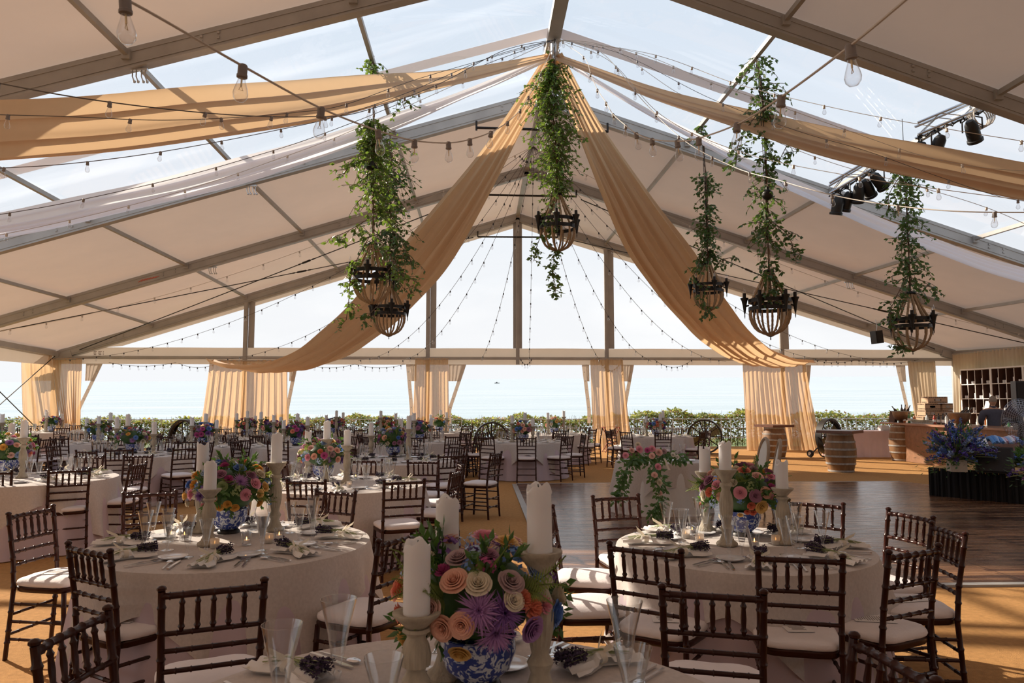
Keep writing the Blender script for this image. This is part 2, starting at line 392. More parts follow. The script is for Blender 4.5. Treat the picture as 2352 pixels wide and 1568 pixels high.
# little hook clamps below the rafters
cl = MB()
for dx in (-.07, -.02, .05, .10):
    cl.tube([(dx, 0, 0), (dx, 0, -.10), (dx+.02, 0, -.15)], .009, 5); cl.ball((dx+.03, 0, -.17), .022, 6, 4)
cl.box((0, 0, .0), (.26, .05, .03)); clm = cl.mesh('clamp', STEEL)
for k, x, t in ((1, -8.4, 'under the second rafter on the left'), (2, -5.9, 'under the rafter at the left edge of the clear roof'), (1, 8.9, 'under the second rafter on the right'), (3, -5.9, 'under the nearest left rafter'), (1, -3.3, 'under the second rafter near the ridge')):
    tag(put('hook_clamp', clm, None, (x, FY[k], roofz(x, k)-.305)), 'cluster of metal hook clamps '+t, 'clamp', 'hook clamps under the rafters')

# ---------------------------------------------------------------- outside: lawn, hedge, railing, sea, boat
struct(MB().box((0, 12, -.09), (90, 44, .05)).build('lawn', GRASS))
SA, SB, S0 = .0305, .0077, -8.0
sm_ = bpy.data.materials.new('sea_water'); sm_.use_nodes = True; nt = sm_.node_tree; p = nt.nodes['Principled BSDF']
p.inputs['Base Color'].default_value = (.30, .44, .47, 1); p.inputs['Roughness'].default_value = .16; p.inputs['IOR'].default_value = 1.33
t = N(nt, 'ShaderNodeTexCoord'); m1 = N(nt, 'ShaderNodeMapping'); m1.inputs['Scale'].default_value = (.10, .55, 1)
n1 = N(nt, 'ShaderNodeTexNoise'); n1.inputs['Scale'].default_value = .6; n1.inputs['Detail'].default_value = 7
b1 = N(nt, 'ShaderNodeBump'); b1.inputs['Strength'].default_value = .5; b1.inputs['Distance'].default_value = 1.0
m2 = N(nt, 'ShaderNodeMapping'); m2.inputs['Scale'].default_value = (.006, .05, 1); n2 = N(nt, 'ShaderNodeTexNoise'); n2.inputs['Scale'].default_value = 1.0; n2.inputs['Detail'].default_value = 5
c2 = N(nt, 'ShaderNodeValToRGB'); c2.color_ramp.elements[0].position = .35; c2.color_ramp.elements[0].color = (.36, .46, .49, 1); c2.color_ramp.elements[1].position = .68; c2.color_ramp.elements[1].color = (.52, .60, .62, 1)
for a, b_ in ((t.outputs['Object'], m1.inputs[0]), (m1.outputs[0], n1.inputs[0]), (n1.outputs[0], b1.inputs['Height']), (b1.outputs[0], p.inputs['Normal']), (t.outputs['Object'], m2.inputs[0]), (m2.outputs[0], n2.inputs[0]), (n2.outputs[0], c2.inputs[0]), (c2.outputs[0], p.inputs['Base Color'])): nt.links.new(a, b_)
def seaz(x, y): return S0+SA*y+SB*x
b = MB(); b.grid(lambda u, v: ((-1+2*v)*(60+7000*u), 32+9000*u**2, seaz((-1+2*v)*(60+7000*u), 32+9000*u**2)), 30, 10); struct(b.build('sea', sm_))
b = MB(); b.grid(lambda u, v: (-60+120*u, 33.5+v*3, -.1-7.5*v), 20, 4); struct(b.build('cliff_edge', GRASS))
bp = V((0, 1400, 0)); bp.x = CAM.x+(1142-1103)/FPX*1400; bp.z = seaz(bp.x, bp.y)
t_ = thing('motor_boat', 'tiny dark motor boat far out on the sea near the horizon', 'boat', bp)
h = MB(); h.prism([(-4.5, -1.2, 0), (3.0, -1.2, 0), (5, 0, 0), (3.0, 1.2, 0), (-4.5, 1.2, 0)], 1.0); h.build('hull', BLACK, t_, False)
MB().box((-.5, 0, 1.6), (3.0, 1.6, 1.3), taper=.8).build('cabin', BLACK, t_, False)
MB().tube([(-.5, 0, 2.2), (-.5, 0, 4)], .06, 6).build('mast', BLACK, t_)
HEDGE = [mat('hedge_leaf_a', (.16, .22, .06), .7, var=.4, vscale=6, transl=.35, tcol=(.42, .44, .08)), mat('hedge_leaf_b', (.34, .22, .10), .7, var=.4, vscale=6, transl=.3, tcol=(.5, .28, .1)), mat('hedge_leaf_c', (.30, .34, .10), .7, transl=.4, tcol=(.55, .55, .12))]
def hedge(x0, x1, y0, h0, seed, n, label, dens=1):
    r = random.Random(seed); root = thing('hedge_shrub', label, 'hedge', ((x0+x1)/2, y0, 0), 0, 'low hedge along the clifftop')
    cx = (x0+x1)/2; mbs = [MB(), MB(), MB()]; st = MB()
    for i in range(n):
        x = r.uniform(x0, x1)-cx; y = r.uniform(-.55, .55); hh = h0*(.86+.07*math.sin(x*1.9+seed)+.05*math.sin(x*5+seed)+.08*r.random()); z = hh*(1-r.random()**2.2*1.0)
        if z < .08: z = .08
        mb = mbs[r.choices((0, 1, 2), (5, 2, 3))[0]]; s_ = r.uniform(.08, .17); a = r.uniform(0, 2*PI); e_ = r.uniform(-.6, .9)
        d = V((math.cos(a)*math.cos(e_), math.sin(a)*math.cos(e_), math.sin(e_)))*s_; w_ = d.cross(V((0, 0, 1))); w_ = w_.normalized()*s_*.35 if w_.length > 1e-5 else V((s_*.3, 0, 0))
        q = V((x, y, z)); mb.add([q, q+d*.5+w_, q+d, q+d*.5-w_], [(0, 1, 2, 3)])
    for i in range(int((x1-x0)*22)):
        x = r.uniform(x0, x1)-cx; y = r.uniform(-.5, .5); hh = h0*(.8+.25*r.random()); st.tube([(x, y, 0), (x+r.uniform(-.1, .1), y, hh*.6), (x+r.uniform(-.15, .15), y, hh)], [.012, .008, .003], 4, False)
    st.build('stems', STEM, root)
    for q, nm in enumerate(('green_leaves', 'russet_leaves', 'pale_leaves')): mbs[q].build(nm, HEDGE[q], root, False)
hl = ['leftmost stretch of clifftop hedge', 'clifftop hedge behind the left tables', 'clifftop hedge between the second and third curtains', 'clifftop hedge left of the fourth curtain', 'sunlit clifftop hedge behind the round drum fan', 'clifftop hedge behind the bar corner']
hx = [-24, -15.5, -9, -3, 3.5, 8.8, 16]
for i in range(6): hedge(hx[i], hx[i+1], 27.4, (.98, 1.05, 1.1, 1.1, 1.28, 1.22)[i], 11+i, 6500, hl[i])
for i in range(6):
    b = MB(); x0, x1 = hx[i], hx[i+1]
    for z in (.35, .68, 1.0): b.tube([(x0, 26.5, z), (x1-.04, 26.5, z)], .016, 6)
    q = x0
    while q < x1-.05: b.tube([(q+.04, 26.5, 0), (q+.04, 26.5, 1.02)], .016 if abs((q-x0) % 2) < .1 else .010, 5); q += .35
    tag(b.build('metal_railing', STEEL), 'thin metal railing in front of the '+hl[i], 'railing', 'railing along the hedge')
# ================================================================ drapes and curtains
def curtain(name, label, top0, top1, bot0, bot1, z0, z1, m, pleats=14, amp=.05, seed=0, cinch=None, nu=90, cat='curtain', y=None, group=None, opaque_top=None):
    """a gathered curtain: top edge top0->top1 (x,y), bottom edge bot0->bot1"""
    r = random.Random(seed); ph = [r.uniform(0, 6.28) for _ in range(6)]; fr = [pleats*r.uniform(.8, 1.25) for _ in range(3)]
    t0, t1, b0, b1 = V((*top0, 0)), V((*top1, 0)), V((*bot0, 0)), V((*bot1, 0)); n = (t1-t0).cross(V((0, 0, 1))).normalized()
    def fn(u, v):
        k = v
        if cinch: k = v; 
        a = t0.lerp(t1, u).lerp(b0.lerp(b1, u), k**1.25)
        if cinch:
            cz, cx_, w_ = cinch; g = math.exp(-((v-cz)/.22)**2); mid = t0.lerp(t1, cx_).lerp(b0.lerp(b1, cx_), v); a = a.lerp(mid, g*w_)
        q = math.sin(2*PI*fr[0]*u+ph[0]+.8*math.sin(3*v+ph[1]))*.6+math.sin(2*PI*fr[1]*1.7*u+ph[2])*.3+math.sin(2*PI*2.3*u+ph[3]+v*2)*.5
        am = amp*(.45+.75*v)
        a = a+n*(q*am); a = a + (t1-t0).normalized()*(.25*am*math.cos(2*PI*fr[0]*u+ph[4]))
        return (a.x, a.y, z1+(z0-z1)*v+ (.02*math.sin(9*u+ph[5]) if v > .99 else 0))
    b = MB(); b.grid(fn, nu, 18)
    root = thing(name, label, cat, (0, 0, 0), 0, group); c = (t0+t1)/2
    root.location = (c.x, c.y, 0)
    o = b.build('fabric', m, root); o.location = (-c.x, -c.y, 0)
    hb = MB(); hb.tube([(top0[0], top0[1], z1-.03), (top1[0], top1[1], z1-.03)], .018, 6); q = hb.build('curtain_rod', ALU, root); q.location = (-c.x, -c.y, 0)
    return root
def gx(px, D=24.7): return CAM.x+(px-1103)/FPX*D*1.0
cy = 24.62; G = 'curtains gathered at the far gable posts'
def C2(px0, px1, bx0, bx1, **k): return ((gx(px0), cy), (gx(px1), cy), (gx(bx0), cy-.05), (gx(bx1), cy-.05))
curtain('gathered_curtain', 'gold curtain facing the camera at the far left tent corner', *C2(148, 213, 195, 216), .02, 3.02, CURT, 9, .05, 1, group=G)
curtain('gathered_curtain', 'narrow gold curtain on the left wall side of the far left corner', (gx(100), cy-.5), (gx(150), cy-.1), (gx(120), cy-.55), (gx(190), cy-.1), .02, 3.22, CURT, 6, .05, 2, group=G)
curtain('gathered_curtain', 'wide gold curtain under the left end of the central swag', *C2(495, 668, 474, 676), .02, 2.98, CURT, 16, .07, 3, group=G)
curtain('gathered_curtain', 'narrow gold curtain left of the centre upright', *C2(955, 1030, 948, 1034), .02, 3.05, CURT, 9, .05, 4, group=G)
curtain('gathered_curtain', 'narrow gold curtain right of centre, behind the folding tray stand', *C2(1357, 1432, 1362, 1450), .02, 3.05, CURT, 9, .05, 5, group=G)
curtain('gathered_curtain', 'wide gold curtain behind the far cask table', *C2(1712, 1862, 1716, 1895), .02, 2.98, CURT, 15, .08, 6, group=G)
curtain('gathered_curtain', 'narrow cream curtain at the far right corner beside the crates', *C2(2106, 2172, 2122, 2174), .02, 3.0, CREAM, 9, .05, 7, group=G)
# clear rolled side walls with opaque headers beside the curtains
def clearwall(px0, px1, bx, label, side=1, D=24.85):
    root = thing('clear_side_wall', label, 'tent wall', (gx(px0), D, 0), 0, 'clear side walls tied back at the gable posts')
    W0 = gx(px1)-gx(px0); Wb = gx(bx)-gx(px0)
    def fn(z0, z1):
        def f(u, v):
            z = z0+(z1-z0)*v; k = max(0, min(1, (2.85-z)/1.5)); w_ = W0*(1-k)+Wb*k
            return (w_*u, .02*math.sin(26*u+2*v), z)
        return f
    MB().grid(fn(2.30, 2.86), 20, 4).build('opaque_header', VINYLW, root)
    MB().grid(fn(.9, 2.30), 20, 8).build('clear_sheet', CLEARW, root)
    e_ = MB(); f = fn(.9, 2.86)
    e_.grid(lambda u, v: (f(1, v)[0]-.10+.12*u, -.02, f(1, v)[2]), 1, 14)
    st = e_.build('webbing_strip', VINYLW, root)
    for q in range(6):
        p = f(1, .12+.15*q); MB().ball((p[0]-.04, -.04, p[2]), .018, 8, 5).build('eyelet', STEEL, st)
clearwall(213, 250, 205, 'clear plastic side wall with eyelet strip right of the left corner curtain')
clearwall(150, 86, 110, 'clear plastic side wall left of the left corner curtain')
clearwall(668, 686, 668, 'clear plastic side wall right of the wide left curtain')
clearwall(1030, 1070, 1036, 'clear plastic side wall right of the curtain left of centre')
clearwall(957, 940, 950, 'clear plastic side wall left of the curtain left of centre')
clearwall(1432, 1460, 1440, 'clear plastic side wall right of the curtain right of centre')
clearwall(1357, 1346, 1358, 'clear plastic side wall left of the curtain right of centre')
clearwall(1862, 1880, 1866, 'clear plastic side wall right of the wide right curtain')
clearwall(2110, 2092, 2112, 'white side wall flap left of the far right corner curtain')
# right wall lined with cream curtain
curtain('wall_curtain', 'long pleated cream curtain lining the right tent wall behind the pigeonhole shelf', (14.85, 24.7), (14.85, 9), (14.85, 24.7), (14.85, 9), .02, 3.25, CREAM, 75, .05, 9, nu=420)

# swags from the ridge
HUB = V((0.0, 12.45, 7.62))
def swag(name, label, end, sag, w, m, seed, endw=None, enddir=None, folds=7, hubw=.16, side0=None, curl=.12, group=None, start=None):
    r = random.Random(seed); ph = [r.uniform(0, 6.28) for _ in range(5)]; A = V(start or HUB); B = V(end); d = (B-A); hd = V((d.x, d.y, 0)).normalized()
    sd_ = hd.cross(V((0, 0, 1))); up = V((0, 0, 1))
    def fn(u, v):
        p = A.lerp(B, u); p.z -= 4*sag*u*(1-u)
        tg = V((d.x, d.y, d.z-4*sag*(1-2*u))).normalized(); nrm = sd_.cross(tg).normalized()
        g = min(1, u/.35); ww = hubw+(w-hubw)*(g*g*(3-2*g))
        if endw is not None and u > .75: k = (u-.75)/.25; k = k*k*(3-2*k); ww = ww*(1-k)+endw*k
        s_ = sd_ if side0 is None else (sd_*side0[0]+up*side0[1]).normalized()
        if enddir is not None: k = max(0, (u-.6)/.4); s_ = sd_.lerp(V(enddir), k).normalized()
        q = v-.5
        off = s_*(q*ww)*1.0 + nrm*(-curl*ww*1.6*(.25-q*q)*4*.5)
        fo = .040*min(1.3, .4+ww)*(math.sin(folds*2*PI*v+ph[0]+1.1*math.sin(2.2*u*PI+ph[1]))+.5*math.sin(folds*3.3*PI*v+ph[2]+2*u))*(.5+.5*min(1, u*4))
        return tuple(p+off+nrm*fo+V((0, 0, .012*math.sin(40*u+ph[3]*v))))
    b = MB(); b.grid(lambda u, v: fn(u, v), 60, 70)
    return tag(b.build(name, m), label, 'drape', group)
GS = 'fabric swags radiating from the tent ridge'
swag('fabric_swag', 'long tan fabric swag sweeping across the upper left of the photo', (-14.8, 5.1, 3.35), .74, 1.15, TAN, 1, folds=3, group=GS, curl=.10, side0=(-.55, -.83))
swag('fabric_swag', 'tan fabric swag sweeping to the upper right, below the lighting truss', (14.8, 5.1, 3.35), 1.36, .66, TAN, 2, folds=4, group=GS, curl=.12, side0=(.5, -.86))
swag('fabric_swag', 'sheer white swag running down along the left edge of the clear roof', (-14.8, 10.1, 3.35), 1.0, .75, WSHEER, 3, folds=4, group=GS, side0=(-.7, -.7))
swag('fabric_swag', 'sheer white swag running down along the right edge of the clear roof', (14.8, 14.8, 3.35), .88, .60, WSHEER, 4, folds=4, group=GS, side0=(.7, -.7))
swag('fabric_swag', 'golden swag from the ridge down to the wide left gable curtain', (-8.9, 24.45, 3.0), 1.95, 1.55, TAN, 5, endw=2.5, enddir=(1, 0, 0), folds=6, hubw=.35, group=GS, curl=.10)
swag('fabric_swag', 'golden swag from the ridge down to the wide right gable curtain', (8.9, 24.45, 3.0), 1.50, 1.50, TAN, 6, endw=2.2, enddir=(1, 0, 0), folds=6, hubw=.35, group=GS, curl=.10)
# hub knot on the ridge
hk = thing('ridge_hub_fitting', 'metal hub and cord knot on the ridge where all the swags meet', 'fitting', HUB)
MB().tube([(0, 0, .35), (0, 0, -.1)], .05, 8).build('hanger_pipe', STEEL, hk); b = MB()
for q in range(7): a = q*.9; b.tube([(.1*math.cos(a), .1*math.sin(a), .05), (.05*math.cos(a+1), .05*math.sin(a+1), -.08), (.11*math.cos(a+2), .11*math.sin(a+2), .12)], .012, 5)
b.build('cord_knot', WIREW, hk)

# ================================================================ string lights
bs = MB(); bs.lathe([(.0, .006), (.012, .005), (.0155, 0), (.0155, -.028), (.0175, -.030), (.0175, -.038), (.013, -.040), (.0, -.040)], 10)
SOCKM = bs.mesh('socket', SOCK); bw = MB(); bw.lathe([(.0, .006), (.012, .005), (.0155, 0), (.0155, -.028), (.0175, -.030), (.0175, -.038), (.013, -.040), (.0, -.040)], 8); SOCKW = bw.mesh('socket_pale', mat('pale_socket', (.55, .50, .45), .55)); sb2 = MB(); sb2.lathe([(.0, .006), (.014, .005), (.0155, -.034), (.0175, -.038), (.0, -.040)], 7); SOCKD = sb2.mesh('socket_dark', mat('black_socket', (.03, .03, .035), .5))
gb = MB(); gb.lathe([(.0115, -.040), (.0125, -.050), (.021, -.076), (.0245, -.092), (.022, -.106), (.013, -.117), (.0, -.120)], 12, cap=False); BULBM = gb.mesh('bulb', BULB)
fb = MB(); fb.tube([(0, 0, -.040), (0, 0, -.066)], .003, 5); fb.tube([(0, 0, -.066), (-.007, 0, -.080), (.007, 0, -.080), (0, 0, -.066)], .0012, 4); FILM = fb.mesh('filament', FIL)
fs = mat('bulb_stem_glass', (.7, .7, .72), .1)
def crom(pts, n=14):
    P = [V(p) for p in pts]; P = [P[0]*2-P[1]]+P+[P[-1]*2-P[-2]]; out = []
    for i in range(1, len(P)-2):
        for k in range(n):
            t = k/n; a, b, c, d = P[i-1:i+3]
            out.append(.5*((2*b)+(c-a)*t+(2*a-5*b+4*c-d)*t*t+(3*b-a-3*c+d)*t**3))
    out.append(P[-2]); return out
def lights(label, pts, spacing=.61, off=.3, r=.004, wm=WIRE, sk=None, detail=0, group='festoon light strings', cat='string lights', ymax=None, tilt=None, s=1.0, exact=None):
    pth = crom(pts); o0 = pth[0]; root = thing('light_string', label, cat, o0, 0, group)
    MB().tube([p-o0 for p in pth], r, 5).build('wire', wm, root)
    acc = -off; rr = random.Random(len(label)*7)
    if exact:
        for q in exact:
            k = put('socket', sk or SOCKM, root, V(q)-o0, (rr.uniform(-.12, .12), rr.uniform(-.16, .16), rr.uniform(0, 6)), s); g = put('glass_bulb', BULBM, k); put('filament', FILM, g)
        return root
    for i in range(len(pth)-1):
        a, b = pth[i], pth[i+1]; l = (b-a).length; acc0 = acc; acc += l
        while acc >= spacing or (acc0 < 0 <= acc):
            q = (l-(acc-(spacing if acc >= spacing else 0)))/l if l else 0; acc -= spacing if acc >= spacing else 0
            p = a.lerp(b, max(0, min(1, q))); acc0 = 0
            k = put('socket', sk or SOCKM, root, p-o0, (rr.uniform(-.15, .15), rr.uniform(-.18, .18), rr.uniform(0, 6)), s)
            g = put('glass_bulb', BULBM, k)
            if detail: put('filament', FILM, g)
            if acc < spacing: break
    return root
def P3(*q): return [at(*p) for p in q]
hb_ = tuple(HUB+V((.05, -.1, .25)))
def near(label, pts, k=.74):
    P_ = [at(a, b, c*k if c < 7 else c) for a, b, c in pts]; lights(label, P_+[hb_], exact=P_[1:], r=.0042, wm=WIREW)
near('nearest light string, hanging from the top left corner to the ridge', ((120, -60, 2.3), (287, -2, 2.6), (558, 152, 3.2), (738, 249, 3.9), (868, 300, 4.7), (952, 323, 5.3), (1030, 328, 5.9), (1079, 320, 6.4), (1128, 303, 6.9), (1166, 280, 7.2), (1195, 252, 8.2), (1214, 222, 9.2), (1241, 170, 10.4)))
near('nearest light string on the right, hanging from the top edge to the ridge', ((2110, -25, 2.3), (1953, 105, 2.8), (1795, 222, 3.6), (1693, 285, 4.4), (1605, 317, 5.1), (1555, 324, 5.6), (1498, 320, 6.3), (1461, 306, 6.9), (1437, 288, 7.2), (1408, 262, 7.9), (1392, 235, 8.6), (1372, 205, 9.3), (1357, 170, 10.0), (1340, 130, 11)))
lights('light string crossing in front of the tan swag, lower left of two', P3((-60, 180, 5.6), (165, 222, 5.4), (396, 252, 6.0), (571, 266, 6.8), (706, 268, 7.6), (824, 258, 8.4), (1003, 195, 10), (1160, 115, 11.5))+[hb_], .9, .25, .005)
lights('fainter light string just behind it over the tan swag at left', P3((-60, 262, 6.4), (160, 268, 6.4), (366, 276, 6.9), (535, 270, 7.6), (680, 258, 8.4), (793, 240, 9), (980, 175, 10.4))+[hb_], 1.0, .3, .004)
lights('dark light string emerging below the left tan swag', P3((-40, 388, 8.0), (136, 378, 8.2), (322, 356, 8.6), (488, 328, 9.2), (630, 300, 9.6), (764, 270, 10.1), (930, 215, 10.9), (1130, 130, 11.8))+[hb_], .8, .2, .005)
lights('upper light string lying along the left white sheer swag', P3((-40, 499, 9.4), (120, 472, 9.6), (290, 436, 9.9), (440, 400, 10.2), (580, 360, 10.5), (712, 318, 10.9), (900, 245, 11.4), (1110, 150, 12))+[hb_], .85, .3, .005)
lights('lower light string below the left white sheer swag', P3((-40, 548, 10.4), (122, 514, 10.6), (246, 485, 10.8), (368, 453, 10.9), (488, 417, 11.1), (602, 378, 11.3), (780, 312, 11.7), (1000, 215, 12.1))+[hb_], .8, .3, .005, WIREW, SOCKW)
lights('upper blue-grey light string along the right tan swag', P3((2420, 335, 7.5), (2200, 300, 8.0), (1950, 255, 8.8), (1700, 195, 9.9), (1500, 125, 11))+[hb_], .75, .3, .004, WIREW, SOCKW)
lights('light string crossing over the right tan swag, middle one', P3((2420, 395, 8.3), (2260, 385, 8.6), (2110, 355, 9), (1935, 295, 9.5), (1780, 240, 10.1), (1635, 190, 10.8), (1460, 120, 11.6))+[hb_], .75, .2, .004, WIREW, SOCKW)
lights('light string passing below the right tan swag towards the right edge', P3((2420, 470, 9.0), (2300, 452, 9.2), (2155, 405, 9.6), (1985, 345, 10), (1830, 300, 10.5), (1630, 225, 11.2), (1430, 125, 11.9))+[hb_], .85, .4, .004)
lights('light string above the white sheer at right, below two others', P3((2420, 545, 9.6), (2275, 480, 9.9), (2115, 430, 10.2), (1915, 375, 10.6), (1750, 310, 11), (1560, 215, 11.6), (1400, 110, 12))+[hb_], .8, .1, .004, WIREW, SOCKW)
lights('thick near light string with large bulbs crossing the right edge', P3((2440, 488, 5.2), (2197, 485, 5.6), (2025, 468, 6.2), (1900, 445, 6.8), (1782, 412, 7.6), (1690, 385, 8.4), (1575, 325, 9.2), (1480, 235, 10.2), (1380, 120, 11.4))+[hb_], .78, .42, .005, WIREW, None, 1)
lights('light string falling from the ridge between the two right swags', P3((2440, 470, 7.0), (2200, 440, 7.4), (1960, 405, 8), (1705, 350, 9), (1520, 265, 10), (1400, 140, 11.3))+[hb_], .8, .3, .004, WIREW, SOCKW)
HUB2 = V((0, 17.3, rz_at(0, 17.3)-.33))
def fan(label, ex, sag, start=HUB2, ez=2.95, ey=24.4, sk=None, sp=.61, wm=WIRE):
    B = V((gx(ex, ey), ey, ez)); pts = []
    for i in range(7): u = i/6; p = V(start).lerp(B, u); p.z -= 4*sag*u*(1-u); pts.append(p)
    lights(label, pts, sp, .4, .0055, wm, sk or SOCKD, 0, 'light strings fanning down to the far gable', s=1.15)
for ex, sg, lb in ((180, 1.1, 'ending at the far left corner'), (503, 1.2, 'ending at the wide left curtain'), (640, 1.5, 'ending left of centre, across the golden swag'), (825, 1.25, 'ending between the two left curtains'), (925, 1.1, 'ending at the curtain left of centre'), (1105, .7, 'ending just left of the centre upright'), (1216, .45, 'hanging straight down beside the centre upright'), (1380, .7, 'ending at the curtain right of centre'), (1500, 1.0, 'ending right of the curtain right of centre'), (1676, 1.25, 'ending left of the wide right curtain'), (1840, 1.4, 'ending across the right golden swag'), (1944, 1.2, 'ending just right of the wide right curtain'), (2060, 1.1, 'ending above the bar end of the gable')):
    fan('thin light string from the far ridge, '+lb, ex, sg)
def eave(label, B, sag, sk=SOCKW):
    pts = []
    for i in range(8): u = i/7; p = HUB2.lerp(V(B), u); p.z -= 4*sag*u*(1-u); pts.append(p)
    lights(label, pts, .95, .5, .005, WIREW, sk, 0, 'light strings to the side eaves', s=1.2)
eave('pale light string under the left roof slope to the left eave', (-14.7, 19.2, 3.2), .75)
eave('pale light string under the right roof slope to the right eave', (14.7, 19.2, 3.2), .75)
def fest(label, px0, px1, py0, dip, n=6):
    A = at(px0, py0-6, 24.79); B = at(px1, py0-6, 24.79); pts = []
    for i in range(6): u = i/5; p = A.lerp(B, u); p.z -= 4*dip*u*(1-u); pts.append(p)
    lights(label, pts, (B-A).length/n, (B-A).length/n/2, .006, WIRE, SOCKD, 0, 'short festoons along the gable rail', s=1.2)
for a in (('festoon along the gable rail right of the far left curtain', 250, 405, 838, .12, 8), ('festoon along the gable rail left of the wide left curtain', 410, 500, 840, .14, 5), ('festoon on the gable rail right of the wide left curtain', 700, 815, 842, .12, 7), ('festoon on the gable rail left of the curtain left of centre', 815, 930, 842, .12, 7), ('tiny festoon loop by the centre upright', 1195, 1222, 829, .20, 4), ('festoon loop over the curtain right of centre', 1376, 1430, 828, .42, 8), ('small festoon loop right of the curtain right of centre', 1503, 1590, 832, .25, 7), ('festoon along the rail above the far right opening, left half', 1870, 1965, 832, .10, 6), ('festoon along the rail above the far right opening, right half', 1965, 2110, 832, .12, 9)): fest(*a)
# ================================================================ chandeliers and vines
def ropetube(b, pts, r=.0165, seg=6):
    P = crom(pts, 5); b.tube(P, [r*(1.12 if i % 2 else .9) for i in range(len(P))], seg)
def make_chandelier(nc=6):
    root = thing('rope_chandelier', 'x', 'chandelier', (0, 0, 0)); RR = .30
    b = MB(); b.lathe([(.03, 1.0), (.075, .99), (.085, .965), (.07, .94), (.03, .93)], 14); b.tube([(0, 0, .98), (0, 0, 1.12)], .012, 6); b.build('crown_cap', IRON, root)
    b = MB()
    for rr, z in ((RR, .52), (RR*.99, .40)):
        b.grid(lambda u, v: ((rr+[-.012, .012, .012, -.012][int(v*4) % 4])*math.cos(2*PI*u), (rr+[-.012, .012, .012, -.012][int(v*4) % 4])*math.sin(2*PI*u), z+[-.028, -.028, .028, .028][int(v*4) % 4]), 36, 4, True)
    b.sm = False; b.build('iron_ring', IRON, root)
    for k in range(12):
        a = 2*PI*k/12; c, s_ = math.cos(a), math.sin(a); b = MB()
        ropetube(b, [(.06*c, .06*s_, .95), (.13*c, .13*s_, .80), (.22*c, .22*s_, .62), (RR*.97*c, RR*.97*s_, .50)]); b.build('upper_rope', ROPE, root)
        b = MB(); ropetube(b, [(RR*.97*c, RR*.97*s_, .42), (.285*c, .285*s_, .25), (.20*c, .20*s_, .09), (.035*c, .035*s_, .0)]); b.build('basket_rope', ROPE, root)
    b = MB(); b.lathe([(.0, -.03), (.03, -.02), (.055, 0), (.04, .02), (0, .02)], 12); b.tube([(0, 0, -.03), (0, 0, -.07)], .008, 6); b.build('bottom_boss', IRON, root)
    for k in range(nc):
        a = 2*PI*k/nc+.26; c, s_ = math.cos(a), math.sin(a); x, y = .365*c, .365*s_
        b = MB(); b.tube([(RR*c, RR*s_, .46), (x, y, .44)], .014, 6)
        b.lathe([(.004, .26), (.008, .30), (.006, .32), (.016, .36), (.030, .46), (.045, .53), (.062, .56), (.062, .572), (.02, .575), (.026, .58), (.026, .645), (0, .645)], 10, (x, y, 0))
        t = b.build('torch_cup', IRON, root)
        g = MB(); g.lathe([(.012, .645), (.018, .67), (.016, .70), (.006, .735), (.001, .745)], 8, (x, y, 0)); g.build('candle_bulb', BULB, t)
    return root
CHP = Proto(make_chandelier())
LEAFM = None
def leaf_to(mb, q, d, n, s_, wd=.30):
    w_ = d.cross(n); w_ = (w_.normalized() if w_.length > 1e-5 else V((1, 0, 0)))*s_*wd; m = q+d*s_*.45
    mb.add([q, m+w_-n*s_*.05, q+d*s_, m-w_-n*s_*.05, m+n*0], [(0, 1, 4), (1, 2, 4), (2, 3, 4), (3, 0, 4)])
def vine(name, label, pts, segs, seed, leaf=.075, m=LEAF, extra=(), group='trailing vines above the chandeliers', stem_r=.012):
    """pts: stem path; segs: [(t0,t1,radius,leaves)] leafy zones along the stem; extra: side trails"""
    r = random.Random(seed); P = crom(pts, 12); o = P[0]; root = thing(name, label, 'vine', o, 0, group)
    b = MB(); b.tube([p-o for p in P], stem_r, 6); tw = []
    for i in range(len(P)*2):
        f = i/2; j = min(int(f), len(P)-2); p = P[j].lerp(P[j+1], f-j)-o; a = i*.55; tw.append(p+V((math.cos(a), math.sin(a), 0))*.022)
    b.tube(tw, stem_r*.5, 5); lv = MB(); tws = MB()
    def spray(q, d, n, l, s_):
        tip = q; path = [q]; dd = d.copy()
        for k in range(n):
            dd = (dd+V((r.uniform(-.35, .35), r.uniform(-.35, .35), r.uniform(-.5, .12)))).normalized(); tip = tip+dd*(l/n); path.append(tip)
            for h in range(2):
                ld = (dd*.4+V((r.uniform(-1, 1), r.uniform(-1, 1), r.uniform(-1.0, .35)))).normalized(); nn = V((r.uniform(-1, 1), r.uniform(-1, 1), r.uniform(.2, 1))).normalized()
                leaf_to(lv, tip, ld, nn, s_*r.uniform(.7, 1.25))
        tws.tube(path, .004, 4, False)
    for t0, t1, rad, n in segs:
        for i in range(int(n*1.5)):
            t = r.uniform(t0, t1)*(len(P)-1); j = min(int(t), len(P)-2); p = P[j].lerp(P[j+1], t-j)-o; a = r.uniform(0, 2*PI)
            k = rad*(.25+.75*r.random()); d = V((math.cos(a), math.sin(a), r.uniform(-.7, .4))).normalized()
            spray(p, d, 4, k*1.35, leaf)
    for ex in extra:
        E_ = crom(ex[0], 8); n = ex[1]; tws.tube([p-o for p in E_], .006, 4, False)
        for i in range(n):
            t = r.random()*(len(E_)-1); j = min(int(t), len(E_)-2); p = E_[j].lerp(E_[j+1], t-j)-o; a = r.uniform(0, 2*PI)
            spray(p, V((math.cos(a), math.sin(a), r.uniform(-.8, .2))).normalized(), 3, ex[2], leaf)
    b.build('stem', STEM, root); tws.build('twigs', STEM, root); lv.build('leaves', m, root, False)
    return root
